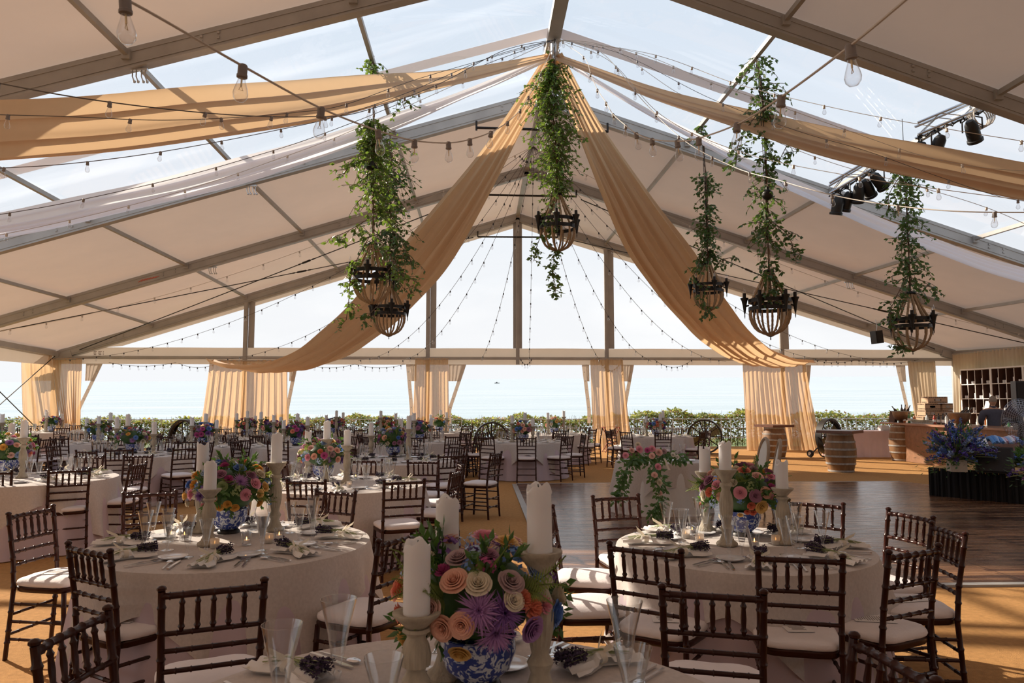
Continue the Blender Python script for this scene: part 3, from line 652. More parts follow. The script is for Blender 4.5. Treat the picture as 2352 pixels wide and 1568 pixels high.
def chand(px, pyring, D, label, top, sc=1.0, rz=0):
    p = at(px, pyring, D); p.z -= .46*sc; r_ = CHP.place(p, rz, label, 'rope chandeliers hung with vines', sc); cable_top = V(top)
    b = MB(); q = V((0, 0, 1.1)); e_ = (cable_top-p)/sc; b.tube([q, q.lerp(e_, .5)+V((.01, 0, 0)), e_], .006, 5); nm = b.build('hanging_chain', IRON, r_)
    return p, sc
def roofpt(x, y, d=.12): return (x, y, rz_at(x, y)-d)
# C1 big left
p, s_ = chand(855, 632, 11.7, 'rope chandelier over the left aisle, the larger of the left pair', roofpt(-3.01, 11.7), .98, .2); X, Y = p.x, p.y
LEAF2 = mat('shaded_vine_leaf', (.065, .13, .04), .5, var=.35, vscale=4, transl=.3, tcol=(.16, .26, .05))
vine('hanging_vine', 'tall leafy vine above the larger left chandelier, its trails hanging past the ring', [roofpt(-3.01, 11.7, .0), (X-.02, Y, 6.2), (X, Y, 5.6), (X, Y, p.z+1.0)],
     [(.02, .16, .34, 16), (.34, .62, .34, 40), (.62, .90, .50, 84)], 3, .085, LEAF,
     [([at(850, 160, 11.7), at(905, 190, 11.6), at(930, 250, 11.6)], 10, .3), ([at(860, 345, 11.7), at(815, 365, 11.6), at(790, 400, 11.5)], 16, .22),
      ([at(850, 540, 11.5), at(810, 620, 11.4), at(800, 700, 11.4), at(795, 735, 11.4)], 30, .20), ([at(850, 500, 11.5), at(800, 530, 11.4), at(765, 545, 11.3)], 14, .2), ([at(865, 540, 11.5), at(905, 600, 11.4), at(930, 640, 11.4)], 24, .28)])
# C2 lower left
p, s_ = chand(894, 714, 13.9, 'smaller rope chandelier behind and below the larger left one', roofpt(-3.01, 13.9), 1.0, .5); X, Y = p.x, p.y
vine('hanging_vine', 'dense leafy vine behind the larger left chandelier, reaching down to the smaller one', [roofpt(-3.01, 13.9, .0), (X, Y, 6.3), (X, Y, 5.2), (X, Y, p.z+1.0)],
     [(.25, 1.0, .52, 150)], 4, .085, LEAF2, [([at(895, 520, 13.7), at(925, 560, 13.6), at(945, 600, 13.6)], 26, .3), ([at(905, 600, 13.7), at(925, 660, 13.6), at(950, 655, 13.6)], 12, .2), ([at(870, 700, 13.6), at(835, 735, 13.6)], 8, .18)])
# C3 centre
p, s_ = chand(1281, 515, 12.35, 'rope chandelier hanging under the ridge hub', tuple(HUB), 1.0, .1); X, Y = p.x, p.y
vine('hanging_vine', 'thick light green vine hanging from the ridge hub above the central chandelier', [tuple(HUB-V((0, 0, .1))), (X-.1, Y, 6.9), (X-.03, Y, 6.0), (X, Y, p.z+1.0)],
     [(.0, .25, .30, 60), (.2, .75, .48, 190), (.75, 1.0, .32, 50)], 5, .075, LEAF,
     [([at(1268, 440, 12.3), at(1262, 480, 12.2), at(1272, 520, 12.2)], 26, .22), ([at(1245, 390, 12.3), at(1228, 400, 12.3)], 8, .2), ([at(1275, 560, 12.3), at(1270, 620, 12.25), at(1278, 685, 12.2)], 34, .12), ([at(1262, 500, 12.3), at(1235, 560, 12.25), at(1226, 600, 12.2)], 14, .12)])
# C4
p, s_ = chand(1627, 662, 13.9, 'smaller rope chandelier in front of the right golden swag', roofpt(3.01, 13.9), .93, .3); X, Y = p.x, p.y
vine('hanging_vine', 'slim dark vine above the chandelier that hangs before the right golden swag', [roofpt(3.01, 13.9, .0), (X, Y, 5.9), (X, Y, 5.0), (X, Y, p.z+.93)],
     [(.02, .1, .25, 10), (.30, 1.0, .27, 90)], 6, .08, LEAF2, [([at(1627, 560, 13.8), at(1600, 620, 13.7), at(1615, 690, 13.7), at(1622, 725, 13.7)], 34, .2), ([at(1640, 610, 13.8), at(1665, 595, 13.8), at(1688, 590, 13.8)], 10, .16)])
# C5
p, s_ = chand(1768, 700, 10.97, 'largest looking rope chandelier, right of the golden swag', roofpt(3.01, 11.0), 1.0, .55); X, Y = p.x, p.y
vine('hanging_vine', 'open branching vine above the chandelier right of the golden swag', [roofpt(3.01, 11.0, .0), (X, Y, 6.0), (X, Y, 4.9), (X, Y, p.z+1.0)],
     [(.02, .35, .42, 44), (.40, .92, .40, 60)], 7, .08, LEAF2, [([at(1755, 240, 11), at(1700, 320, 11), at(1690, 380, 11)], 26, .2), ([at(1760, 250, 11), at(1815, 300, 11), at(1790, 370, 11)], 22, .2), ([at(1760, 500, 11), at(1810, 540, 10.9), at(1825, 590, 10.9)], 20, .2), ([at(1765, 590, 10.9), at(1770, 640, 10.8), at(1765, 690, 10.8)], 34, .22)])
bb = MB(); bb.ball((0, 0, 0), .085, 14, 10); bb.tube([(0, 0, .07), (0, 0, .12)], .03, 8); tag(bb.build('black_canopy_ball', IRON, None, loc=at(1763, 447, 10.9)), 'round black canopy ball on the cord above the chandelier right of the golden swag', 'fitting')
bb = MB(); bb.lathe([(.0, .10), (.03, .10), (.05, .03), (.10, 0), (.10, -.02), (.0, -.04)], 14); tag(bb.build('black_canopy_cup', IRON, None, loc=at(855, 385, 11.6)), 'small black canopy cup on the cord of the larger left chandelier', 'fitting')
# C6
p, s_ = chand(2094, 742, 12.2, 'rightmost rope chandelier, beside the bar end', roofpt(6.02, 12.2), 1.0, .8); X, Y = p.x, p.y
vine('hanging_vine', 'dark trailing vine above the rightmost chandelier', [roofpt(6.02, 12.2, .0), (X, Y, 5.6), (X, Y, 4.6), (X, Y, p.z+1.0)],
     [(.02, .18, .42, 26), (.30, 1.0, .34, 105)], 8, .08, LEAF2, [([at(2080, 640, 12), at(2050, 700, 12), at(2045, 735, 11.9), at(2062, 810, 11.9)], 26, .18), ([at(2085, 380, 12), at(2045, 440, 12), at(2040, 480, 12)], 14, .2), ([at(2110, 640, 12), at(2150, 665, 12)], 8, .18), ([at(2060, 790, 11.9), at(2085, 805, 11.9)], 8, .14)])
bb = MB(); bb.lathe([(.0, .10), (.03, .10), (.05, .03), (.10, 0), (.10, -.02), (.0, -.04)], 14); tag(bb.build('black_canopy_cup', IRON, None, loc=at(2080, 350, 12.1)), 'small black canopy cup at the top of the rightmost vine', 'fitting')

# ================================================================ lighting truss, spots, speaker
def spot(nm, label, p, rx, rz, grp):
    root = thing('stage_spotlight', label, 'spotlight', p, rz, grp); Mx = Matrix.Rotation(rx, 3, 'X')
    b = MB()
    prof = [(.0, .17), (.05, .16), (.085, .10), (.095, -.02), (.095, -.13), (.11, -.14), (.11, -.18), (.09, -.18), (.085, -.12), (0, -.10)]
    b.lathe([(r_, z) for r_, z in prof], 14, (0, 0, -.26), False, M=Mx); b.build('can_body', BLACK, root)
    b = MB(); b.tube([(-.13, 0, -.26), (-.13, 0, -.10), (0, 0, -.03), (.13, 0, -.10), (.13, 0, -.26)], .012, 5); b.build('yoke', BLACK, root)
    b = MB(); b.box((0, 0, -.01), (.06, .05, .07)); b.build('pipe_clamp', IRON, root)
    lb = MB(); lb.lathe([(0, -.121), (.084, -.121)], 14, (0, 0, -.26), False, M=Mx); lb.build('lens', GLASS, root)
def truss(label, A, B, spots, gname, coil):
    A, B = V(A), V(B); root = thing('lighting_truss', label, 'truss', A); d = B-A; b = MB(); n = V((0, 0, 1)); sd_ = d.normalized().cross(n).normalized()
    for o in (sd_*.09+n*.09, -sd_*.09+n*.09, sd_*.09-n*.09, -sd_*.09-n*.09): b.tube([o, o+d], .020, 8)
    b.build('chord_tubes', STEEL, root); b = MB(); q = int(d.length/.28)
    for i in range(q):
        a, c = i/q, (i+1)/q
        for o, o2 in ((sd_*.09+n*.09, sd_*.09-n*.09), (-sd_*.09+n*.09, -sd_*.09-n*.09)): b.tube([d*a+o, d*c+o2] if i % 2 else [d*a+o2, d*c+o], .008, 5)
    b.build('lattice_bars', STEEL, root)
    b = MB()
    for i in range(70): t = i/69; b.v  # cable runs loosely around the chords
    pts = [d*(i/40)+V((0, 0, -.12))+V((.03*math.sin(i*1.3), .03*math.cos(i*1.7), .03*math.sin(i*2.1))) for i in range(41)]; b.tube(pts, .012, 5); b.build('power_cable', BLACK, root)
    if coil:
        b = MB()
        for q in range(5): b.tube([d*coil+V((.16*math.cos(a*.5), .04*q-.1, .16*math.sin(a*.5)-.2)) for a in range(14)], .010, 5)
        b.build('cable_coil', WIREW, root)
    for i, (t, sx_, rx, rz, lb) in enumerate(spots): spot('s', lb, A+d*t+sd_*sx_+V((0, 0, -.10)), rx, rz, gname)
truss('upper lighting truss under the right edge of the clear roof', at(2105, 300, 10.6), at(2260, 235, 10.3), [(.30, 0, .5, .4, 'left black spotlight on the upper truss'), (.80, .05, .7, -.9, 'right black spotlight on the upper truss'), (.04, 0, .2, 1.2, 'small black spotlight at the lower end of the upper truss')], 'spotlights on the upper truss', .93)
truss('lower lighting truss, above the white sheer swag at right', at(1905, 435, 12.6), at(2050, 350, 12.2), [(.12, .05, .3, .3, 'leftmost spotlight of the lower truss'), (.28, -.1, .5, .2, 'second spotlight from the left on the lower truss'), (.45, .05, .5, -.3, 'third spotlight from the left on the lower truss'), (.60, 0, .8, -.9, 'fourth spotlight, tilted right, on the lower truss'), (.75, .1, .9, -1.2, 'rightmost spotlight of the lower truss')], 'spotlights on the lower truss', 0)
sp = thing('hanging_speaker', 'small black box speaker hanging under the far right rafter', 'speaker', at(2014, 774, 22.6), .25)
b = MB(); b.box((0, 0, 0), (.27, .24, .40), rot=Matrix.Rotation(-.12, 3, 'Y')); b.build('cabinet', BLACK, sp, False); b = MB(); b.box((0, -.125, 0), (.22, .01, .34), rot=Matrix.Rotation(-.12, 3, 'Y')); b.build('grille', IRON, sp, False)
b = MB(); b.tube([(0, 0, .2), (.02, 0, .32), (-.02, 0, .55)], .01, 5); b.build('hanging_bracket', STEEL, sp)
# ================================================================ dance floor, stage, bar side
def dance_mat():
    m = bpy.data.materials.new('dance_floor_parquet'); m.use_nodes = True; nt = m.node_tree; p = nt.nodes['Principled BSDF']; L = nt.links.new
    t = N(nt, 'ShaderNodeTexCoord'); mp = N(nt, 'ShaderNodeMapping'); br = N(nt, 'ShaderNodeTexBrick')
    br.inputs['Scale'].default_value = 1.0; br.inputs['Brick Width'].default_value = 1.2; br.inputs['Row Height'].default_value = .085; br.inputs['Mortar Size'].default_value = .0018
    br.inputs['Color1'].default_value = (.10, .04, .022, 1); br.inputs['Color2'].default_value = (.52, .27, .14, 1); br.inputs['Mortar'].default_value = (.03, .015, .01, 1); br.inputs['Bias'].default_value = -.1
    n = N(nt, 'ShaderNodeTexNoise'); n.inputs['Scale'].default_value = 3; n.inputs['Detail'].default_value = 6; m2 = N(nt, 'ShaderNodeMapping'); m2.inputs['Scale'].default_value = (1, 12, 1)
    mx = N(nt, 'ShaderNodeMix', data_type='RGBA', blend_type='MULTIPLY'); mx.inputs[0].default_value = .55
    sq = N(nt, 'ShaderNodeTexBrick'); sq.offset = 0; sq.inputs['Scale'].default_value = 1; sq.inputs['Brick Width'].default_value = 1.22; sq.inputs['Row Height'].default_value = 1.22; sq.inputs['Mortar Size'].default_value = .006; sq.inputs['Color1'].default_value = (.72, .72, .72, 1); sq.inputs['Color2'].default_value = (1, 1, 1, 1); sq.inputs['Mortar'].default_value = (.1, .08, .07, 1)
    m3 = N(nt, 'ShaderNodeMix', data_type='RGBA', blend_type='MULTIPLY'); m3.inputs[0].default_value = 1
    L(t.outputs['Object'], mp.inputs[0]); L(mp.outputs[0], br.inputs[0]); L(t.outputs['Object'], m2.inputs[0]); L(m2.outputs[0], n.inputs[0]); L(t.outputs['Object'], sq.inputs[0])
    L(br.outputs[0], mx.inputs[6]); L(n.outputs[0], mx.inputs[7]); L(mx.outputs[2], m3.inputs[6]); L(sq.outputs[0], m3.inputs[7]); L(m3.outputs[2], p.inputs['Base Color'])
    r = N(nt, 'ShaderNodeMapRange', i1=.3, i2=.7, i3=.16, i4=.34); L(n.outputs[0], r.inputs[0]); L(r.outputs[0], p.inputs['Roughness'])
    bp_ = N(nt, 'ShaderNodeBump'); bp_.inputs['Strength'].default_value = .15; L(br.outputs['Fac'], bp_.inputs['Height']); bp_.invert = True; L(bp_.outputs[0], p.inputs['Normal'])
    p.inputs['Specular IOR Level'].default_value = .5; return m
DF = [onz(1187, 1113, 0), onz(1236, 1353, 0), onz(2500, 1346, 0)]
xl = DF[0].x; yn = DF[1].y; yf = DF[0].y; xf = onz(2068, 1107, 0).x
o = MB().prism([(xl, yn, 0), (14.2, yn, 0), (14.2, 10.6, 0), (xf+1.2, 11.6, 0), (xf, yf+.1, 0), (xl, yf, 0)], .022).build('dance_floor', dance_mat(), None, False)
struct(o)
b = MB(); pts = [(xf, yf+.1), (xl, yf), (xl, yn), (14.2, yn)]
for a, c in zip(pts, pts[1:]):
    a, c = V((*a, 0)), V((*c, 0)); d = (c-a).normalized(); n = d.cross(V((0, 0, 1))); b.prism([a, c, c+n*.09, a+n*.09], .020)
b.sm = False; struct(b.build('trim_2', ALU))
# stage
A = onz(2136, 1140, 0); u = V((.58, -.815, 0)); v_ = V((.815, .58, 0)); H = .50
st = thing('stage_riser', 'low stage riser with black pleated skirt at the right edge', 'stage', A)
MB().prism([(0, 0, H-.05), u*6, u*6+v_*4.2, v_*4.2] if False else [V((0, 0, H-.05)), u*6+V((0, 0, H-.05)), u*6+v_*4.2+V((0, 0, H-.05)), v_*4.2+V((0, 0, H-.05))], .05).build('deck', CARPET, st, False)
def skirt(a, c, n):
    d = (c-a); nn = d.normalized().cross(V((0, 0, 1)))
    return lambda uu, vv: tuple(a+d*uu + nn*(.025*math.sin(uu*n*6.28)+.01*math.sin(uu*n*2.7*6.28)+.02) + V((0, 0, H*(1-vv))))
b = MB(); b.grid(skirt(V((0, 0, 0)), u*6, 60), 420, 2); b.grid(skirt(V((0, 0, 0)), v_*4.2, 40), 260, 2); b.build('pleated_skirt', BLACKC, st)
def stg(px, py): return onz(px, py, H)
# planter boxes with delphiniums
DELC = [mat('delph_purple', (.13, .08, .38), .7, var=.3, vscale=20), mat('delph_blue', (.14, .24, .62), .7, var=.3, vscale=20), mat('delph_pale', (.33, .42, .66), .7, var=.2, vscale=20), mat('delph_mauve', (.30, .16, .36), .7, var=.2, vscale=20)]
def delph(p, seed, label, n=46, spread=1.0, low=False):
    r = random.Random(seed); root = thing('delphinium_arrangement', label, 'flower arrangement', p); lv = MB(); stm = MB(); heads = [MB() for _ in range(4)]; cnt = 0
    for i in range(n):
        a = r.uniform(0, 2*PI); e_ = r.uniform(-.15, 1.45) if not low else r.uniform(-.2, .8); d = V((math.cos(a)*math.cos(e_), math.sin(a)*math.cos(e_)*.7, math.sin(e_))); l = r.uniform(.45, .75)*spread
        stm.tube([(0, 0, 0), d*l*.5+V((0, 0, .05)), d*l], .006, 4, False); mb = MB(); k = int(l*24)
        for q in range(k):
            t = .42+.58*q/k; c = d*l*t+V((0, 0, .1*math.sin(PI*t))) + V((r.uniform(-1, 1), r.uniform(-1, 1), r.uniform(-1, 1)))*.035*(1.4-t)
            sz = .022*(1.5-t*.8)
            for h in range(5):
                dd = V((r.uniform(-1, 1), r.uniform(-1, 1), r.uniform(-1, 1))).normalized(); leaf_to(mb, c, dd, V((0, 0, 1)), sz*1.9, .45)
        mb.sm = False; mb.build('flower_spike', DELC[r.choices(range(4), (3, 5, 3, 2) if not low else (1, 6, 4, 0))[0]], root); cnt += 1
    for i in range(620):
        a = r.uniform(0, 2*PI); e_ = r.uniform(-.4, 1.4); l = r.uniform(.1, .62)*spread; d = V((math.cos(a)*math.cos(e_), math.sin(a)*math.cos(e_)*.7, math.sin(e_)))
        leaf_to(lv, d*l+V((0, 0, .02)), (d+V((r.uniform(-.6, .6), r.uniform(-.6, .6), r.uniform(-.5, .5)))).normalized(), V((r.uniform(-1, 1), 0, 1)).normalized(), r.uniform(.05, .10), .22)
    lv.build('foliage', LEAFD, root, False); stm.build('stems', STEMG, root)
def planter(px, py, sz, h, label, rz=-.25):
    p = stg(px, py); root = thing('wooden_planter_box', label, 'planter', p, rz); w_ = sz/2
    b = MB()
    for a, c in ((0, -w_), (0, w_), (-w_, 0), (w_, 0)): b.box((a, c, h/2), (sz if c else .02, .02 if c else sz, h))
    b.box((0, 0, .01), (sz, sz, .02)); b.box((0, 0, h*.78), (sz-.03, sz-.03, .02)); b.sm = False; b.build('box_walls', mat('limed_planter_wood', (.55, .50, .43), .8, var=.15, vscale=10), root, False)
    return p+V((0, 0, h*.8))
pp = planter(2198, 1082, .22, .19, 'pale wooden planter box on the front corner of the stage'); delph(pp, 5, 'large purple and blue delphinium arrangement on the stage corner', 84, 1.0)
q = stg(2425, 1124); pq = q+V((0, 0, 0)); pr_ = thing('wooden_planter_box', 'wooden planter box cut off by the right edge of the photo', 'planter', q, -.25); b = MB(); b.box((0, 0, .10), (.26, .26, .20)); b.box((0, 0, .21), (.20, .20, .03)); b.sm = False; b.build('box_walls', MATS['limed_planter_wood'], pr_, False)
delph(q+V((0, 0, .16)), 9, 'pale blue delphinium arrangement at the right edge of the photo', 64, .92, False)
delph(onz(2348, 1072, H)+V((-.0, 0, .02)), 12, 'low bunch of blue delphinium blooms lying on the stage edge', 12, .45, True)
# wedge monitor, case, basket with shawls, sheet music
p = stg(2285, 1084); root = thing('wedge_monitor', 'black wedge floor monitor speaker leaning back on the stage', 'speaker', p, -.55)
b = MB(); b.prism([(-.26, -.20, 0), (-.26, .26, 0), (-.26, .20, .38), (-.26, .02, .40)], (.52, 0, 0)); b.build('cabinet', BLACK, root, False)
b = MB(); b.prism([(-.22, -.215, .03), (-.22, -.20, .03), (-.22, .0, .385), (-.22, -.015, .385)], (.44, 0, 0)); b.build('grille', IRON, root, False)
b = MB(); b.prism([(-.27, .0, .30), (-.27, .10, .30), (-.27, .10, .34), (-.27, 0, .34)], (.01, 0, 0)); b.build('side_handle', IRON, root, False)
p = stg(2245, 1066)+V((.15, .35, 0)); root = thing('equipment_case', 'black equipment case behind the wedge monitor', 'case', p, -.3)
b = MB(); b.box((0, 0, .15), (.75, .42, .30)); b.build('case_body', BLACK, root, False); b = MB(); b.box((0, 0, .305), (.77, .44, .02)); b.box((0, -.215, .22), (.12, .02, .03)); b.build('lid', IRON, root, False)
p = V(onz(2300, 1095, 0)); p = at(2300, 1040, 14.0); p.z = H; root = thing('shawl_basket', 'low wicker basket of shawls standing behind the monitor', 'basket', p, 0)
b = MB(); b.lathe([(.30, 0), (.36, .15), (.40, .34), (.38, .34), (.34, .15), (.28, .03), (0, .03)], 20); b.build('wicker_body', mat('pink_wicker', (.36, .24, .24), .8, bump=.5, bscale=60), root)
SHC = [mat('shawl_blue', (.10, .26, .58), .8), mat('shawl_pale_blue', (.35, .48, .72), .8), mat('shawl_pink', (.68, .42, .50), .8), mat('shawl_white', (.70, .70, .78), .8)]
r = random.Random(3); nms = ['deep blue', 'pale blue', 'pink', 'white']
for i in range(12):
    x = -.30+.055*i; ci = (0, 0, 1, 0, 3, 2, 1, 3, 2, 1, 0, 1)[i]; b = MB(); pts = [(x, -.25+.02*(i % 3), .34+.02*(i % 2)), (x+.05, -.05, .44+.02*math.sin(i)), (x+.12, .20, .38)]; b.tube(crom(pts, 5), .032, 8)
    tag(b.build('folded_shawl', SHC[ci], None, loc=p), 'rolled %s shawl in the basket, %s' % (nms[ci], ['leftmost', 'second from left', 'third from left', 'fourth from left', 'fifth from left', 'sixth from left', 'sixth from right', 'fifth from right', 'fourth from right', 'third from right', 'second from right', 'rightmost'][i]), 'shawl', 'rolled shawls in the basket')
p = at(2288, 1052, 13.0); b = MB(); b.box((0, 0, 0), (.20, .02, .16), rot=Matrix.Rotation(-.5, 3, 'X')); tag(b.build('paper_sheet', PAPER, None, False, loc=(stg(2245, 1066).x+.25, stg(2245, 1066).y+.22, H+.318+.07)), 'white paper sheet propped up behind the wedge monitor', 'paper')
# PA column and pedestal fan
p = V((at(2345, 900, 14.3).x, 14.3, H)); root = thing('column_speaker', 'tall black column speaker at the right edge, behind the pedestal fan', 'speaker', p, -.3)
z1 = at(2345, 875, 14.3).z-H
b = MB(); b.box((0, 0, .05), (.45, .45, .10)); b.tube([(0, 0, .1), (0, 0, z1-.85)], .03, 8); b.build('stand', BLACK, root); b = MB(); b.box((0, 0, z1-.48), (.26, .26, .96)); b.build('cabinet', BLACK, root, False); b = MB(); b.box((0, -.135, z1-.48), (.22, .01, .90)); b.build('grille', IRON, root, False)
def fan_cage(b, r_, d, nr=10, ns=28, wr=.004):
    for s_ in (-1, 1):
        for i in range(1, nr+1):
            q = i/nr; rr = r_*q; y = s_*d*(1-q*q); b.tube([(rr*math.cos(a*PI/14), y, rr*math.sin(a*PI/14)) for a in range(29)], wr if i < nr else wr*2.2, 4, False)
        for k in range(ns):
            a = 2*PI*k/ns; b.tube([(r_*q*math.cos(a+.25*q*s_), s_*d*(1-q*q), r_*q*math.sin(a+.25*q*s_)) for q in (.12, .4, .7, 1)], wr, 4, False)
def blades(b, r_, n=3):
    for k in range(n):
        a = 2*PI*k/n+.5
        def f(u, v): q = .08+(r_-.08)*u; aa = a+(v-.5)*(1.0-.35*u); return (q*math.cos(aa), .05*(v-.5)*1.6, q*math.sin(aa))
        b.grid(f, 6, 4)
p = V((at(2343, 960, 13.4).x, 13.4, H)); cz = at(2343, 962, 13.4).z-H; root = thing('pedestal_fan', 'large pedestal fan with pale wire cage and round white badge at the right edge', 'fan', p, .05)
b = MB(); fan_cage(b, .37, .12, 12, 30, .0018); o = b.build('wire_cage', mat('chrome_wire', (.5, .5, .55), .3, metal=.8), root); o.location = (0, 0, cz)
b = MB(); blades(b, .33); o = b.build('fan_blades', mat('smoked_blade', (.10, .09, .12), .3), root); o.location = (0, 0, cz)
b = MB(); b.lathe([(0, 0), (.055, 0), (.055, .01), (0, .012)], 20, (0, -.135, 0), M=Matrix.Rotation(PI/2, 3, 'X')); o = b.build('round_badge', WHITEP, root); o.location = (0, 0, cz)
bd = MB(); bd.box((-.012, -.147, .005), (.014, .004, .02)); bd.box((.012, -.147, .005), (.014, .004, .02)); bd.box((0, -.147, -.02), (.008, .004, .02)); bd.build('badge_mark', mat('badge_red', (.35, .05, .08), .5), o, False)
b = MB(); b.lathe([(0, 0), (.25, 0), (.24, .03), (.04, .05), (.03, cz-.1), (0, cz-.1)], 16); b.tube([(0, .02, cz-.1), (0, .1, cz)], .03, 8); b.lathe([(0, -.1), (.08, -.08), (.08, .08), (0, .1)], 12, (0, .14, cz), M=Matrix.Rotation(PI/2, 3, 'X')); b.build('stand', BLACK, root)
# drum fans
def drum(label, px, py, D, r_, rz, wheels=True):
    q = at(px, py, D); root = thing('drum_fan', label, 'fan', (q.x, q.y, 0), rz, 'large black drum fans'); cz = q.z
    b = MB(); b.lathe([(r_-.02, -.09), (r_+.03, -.10), (r_+.03, .10), (r_-.02, .09), (r_-.022, .0)], 40, (0, 0, cz), False, M=Matrix.Rotation(PI/2, 3, 'X')); b.build('drum_shell', BLACK, root)
    b = MB(); 
    for s_ in (-1, 1):
        for i in range(1, 7): rr = r_*i/6; b.tube([(rr*math.cos(a*PI/16), s_*.08, cz+rr*math.sin(a*PI/16)) for a in range(33)], .003, 4, False)
        for k in range(10): a = 2*PI*k/10; b.tube([(.05*math.cos(a), s_*.09, cz+.05*math.sin(a)), (r_*math.cos(a), s_*.08, cz+r_*math.sin(a))], .010, 4, False)
        b.tube([(-r_, s_*.085, cz), (r_, s_*.085, cz)], .012, 5); b.tube([(0, s_*.085, cz-r_), (0, s_*.085, cz+r_)], .012, 5)
    b.build('wire_grille', IRON, root)
    b = MB(); blades(b, r_*.92, 2); o = b.build('fan_blades', mat('fan_blade_olive', (.22, .18, .07), .4), root); o.location = (0, 0, cz)
    b = MB(); b.lathe([(0, -.1), (.09, -.1), (.09, .1), (0, .1)], 12, (0, .02, cz), M=Matrix.Rotation(PI/2, 3, 'X')); b.build('motor', BLACK, root)
    b = MB()
    for s_ in (-1, 1):
        b.tube(crom([(s_*(r_+.05), 0, cz), (s_*(r_+.06), 0, .3), (s_*(r_+.05), -.10, .07), (s_*(r_-.1), -.25, .04)], 4), .018, 6); b.tube([(s_*(r_+.06), 0, .3), (s_*(r_+.04), .28, .06)], .018, 6)
    b.tube([(-r_+.1, -.25, .04), (r_-.1, -.25, .04)], .018, 6); b.build('tube_stand', BLACK, root)
    for s_ in (-1, 1):
        b = MB(); b.lathe([(0, -.03), (.10, -.03), (.11, 0), (.10, .03), (0, .03)], 16, (s_*(r_+.02), .28, .11), M=Matrix.Rotation(PI/2, 3, 'Y')); w_ = b.build('wheel', BLACK, root); b = MB(); b.lathe([(0, -.035), (.05, -.035), (.05, .035), (0, .035)], 12, (s_*(r_+.02), .28, .11), M=Matrix.Rotation(PI/2, 3, 'Y')); b.build('wheel_hub', WHITEP, w_)
drum('black drum fan in front of the sunlit hedge, right of the folding tray stand', 1619, 1002, 23.0, .50, -.35)
drum('black drum fan between the two cask tables', 1904, 1002, 21.6, .50, .55)
drum('black drum fan rising behind the table right of the third curtain', 1129, 1008, 23.3, .50, .1)
drum('black drum fan behind the tables on the left', 424, 1010, 20.5, .52, -.5)
# cask tables
def cask(label, px, py, D, tw, rz):
    q = at(px, py, D); root = thing('cask_table', label, 'bar table', (q.x, D, 0), rz, 'wine cask tables with square tops'); b = MB()
    h = .90; prof = [(.27+.075*math.sin(PI*i/14), h*i/14) for i in range(15)]; b.lathe([(0, 0)]+prof+[(0, h)], 28); b.build('cask_body', OAK, root)
    for z in (.03, .20, .37, .53, .70, .87):
        rr = .275+.075*math.sin(PI*z/h); b = MB(); b.lathe([(rr, z-.022), (rr+.006, z-.020), (rr+.006, z+.02), (rr, z+.022)], 28); b.build('metal_hoop', HOOP, root)
    b = MB(); b.box((0, 0, .93), (tw, tw, .065)); b.sm = False; b.build('square_top', PLYTOP, root, False)
q1 = onz(1932, 1083, 0); cask('nearer wine cask table with square top beside the dance floor', 1932, 1078, q1.y, .80, .78)
q2 = onz(1780, 1052, 0); cask('farther wine cask table before the wide right curtain', 1780, 1052, q2.y, .78, .35)
# blush clothed buffet table
p0 = onz(2020, 1050, 0); D = p0.y; xa, xb = at(1968, 1000, D).x-.6, at(2062, 1000, D).x+.1
root = thing('buffet_table', 'long table behind the near cask, hidden under a blush cloth', 'table', ((xa+xb)/2, D+.4, 0)); hw = (xb-xa)/2
MB().box((0, 0, .74), (hw*2, .76, .03)).build('tabletop', PLYTOP, root, False)
for sx_ in (-1, 1):
    for sy in (-1, 1): MB().tube([(sx_*(hw-.1), sy*.3, 0), (sx_*(hw-.1), sy*.3, .73)], .02, 6).build('leg', STEEL, root)
b = MB()
def bf(u, v):
    L_ = [(-hw, .38), (-hw, -.38), (hw, -.38), (hw, .38)]; tt = u*3; k = min(int(tt), 2); f = tt-k; a, c = L_[k], L_[k+1]; x = a[0]+(c[0]-a[0])*f; y = a[1]+(c[1]-a[1])*f
    o = .03*math.sin(u*130)*v+.03+.04*v; nx, ny = ((-1, 0), (0, -1), (1, 0))[k]; return (x+nx*o, y+ny*o, .77-.765*v)
b.grid(bf, 200, 6); b.box((0, 0, .765), (hw*2+.05, .80, .012)); o = b.build('buffet_cloth', BLUSH, None, loc=((xa+xb)/2, D+.4, 0)); tag(o, 'blush sheer cloth covering the long table behind the near cask', 'tablecloth')
for i in range(5):
    b = MB(); b.box((0, 0, .015), (.30-.02*i, .22, .028)); tag(b.build('folded_linen', SAT, None, False, loc=(xb-.35, D+.3, .772+.03*i)), '%s folded linen in the small stack at the right end of the blush table' % ['bottom', 'second lowest', 'middle', 'second highest', 'top'][i], 'linen', 'folded linens on the blush table')
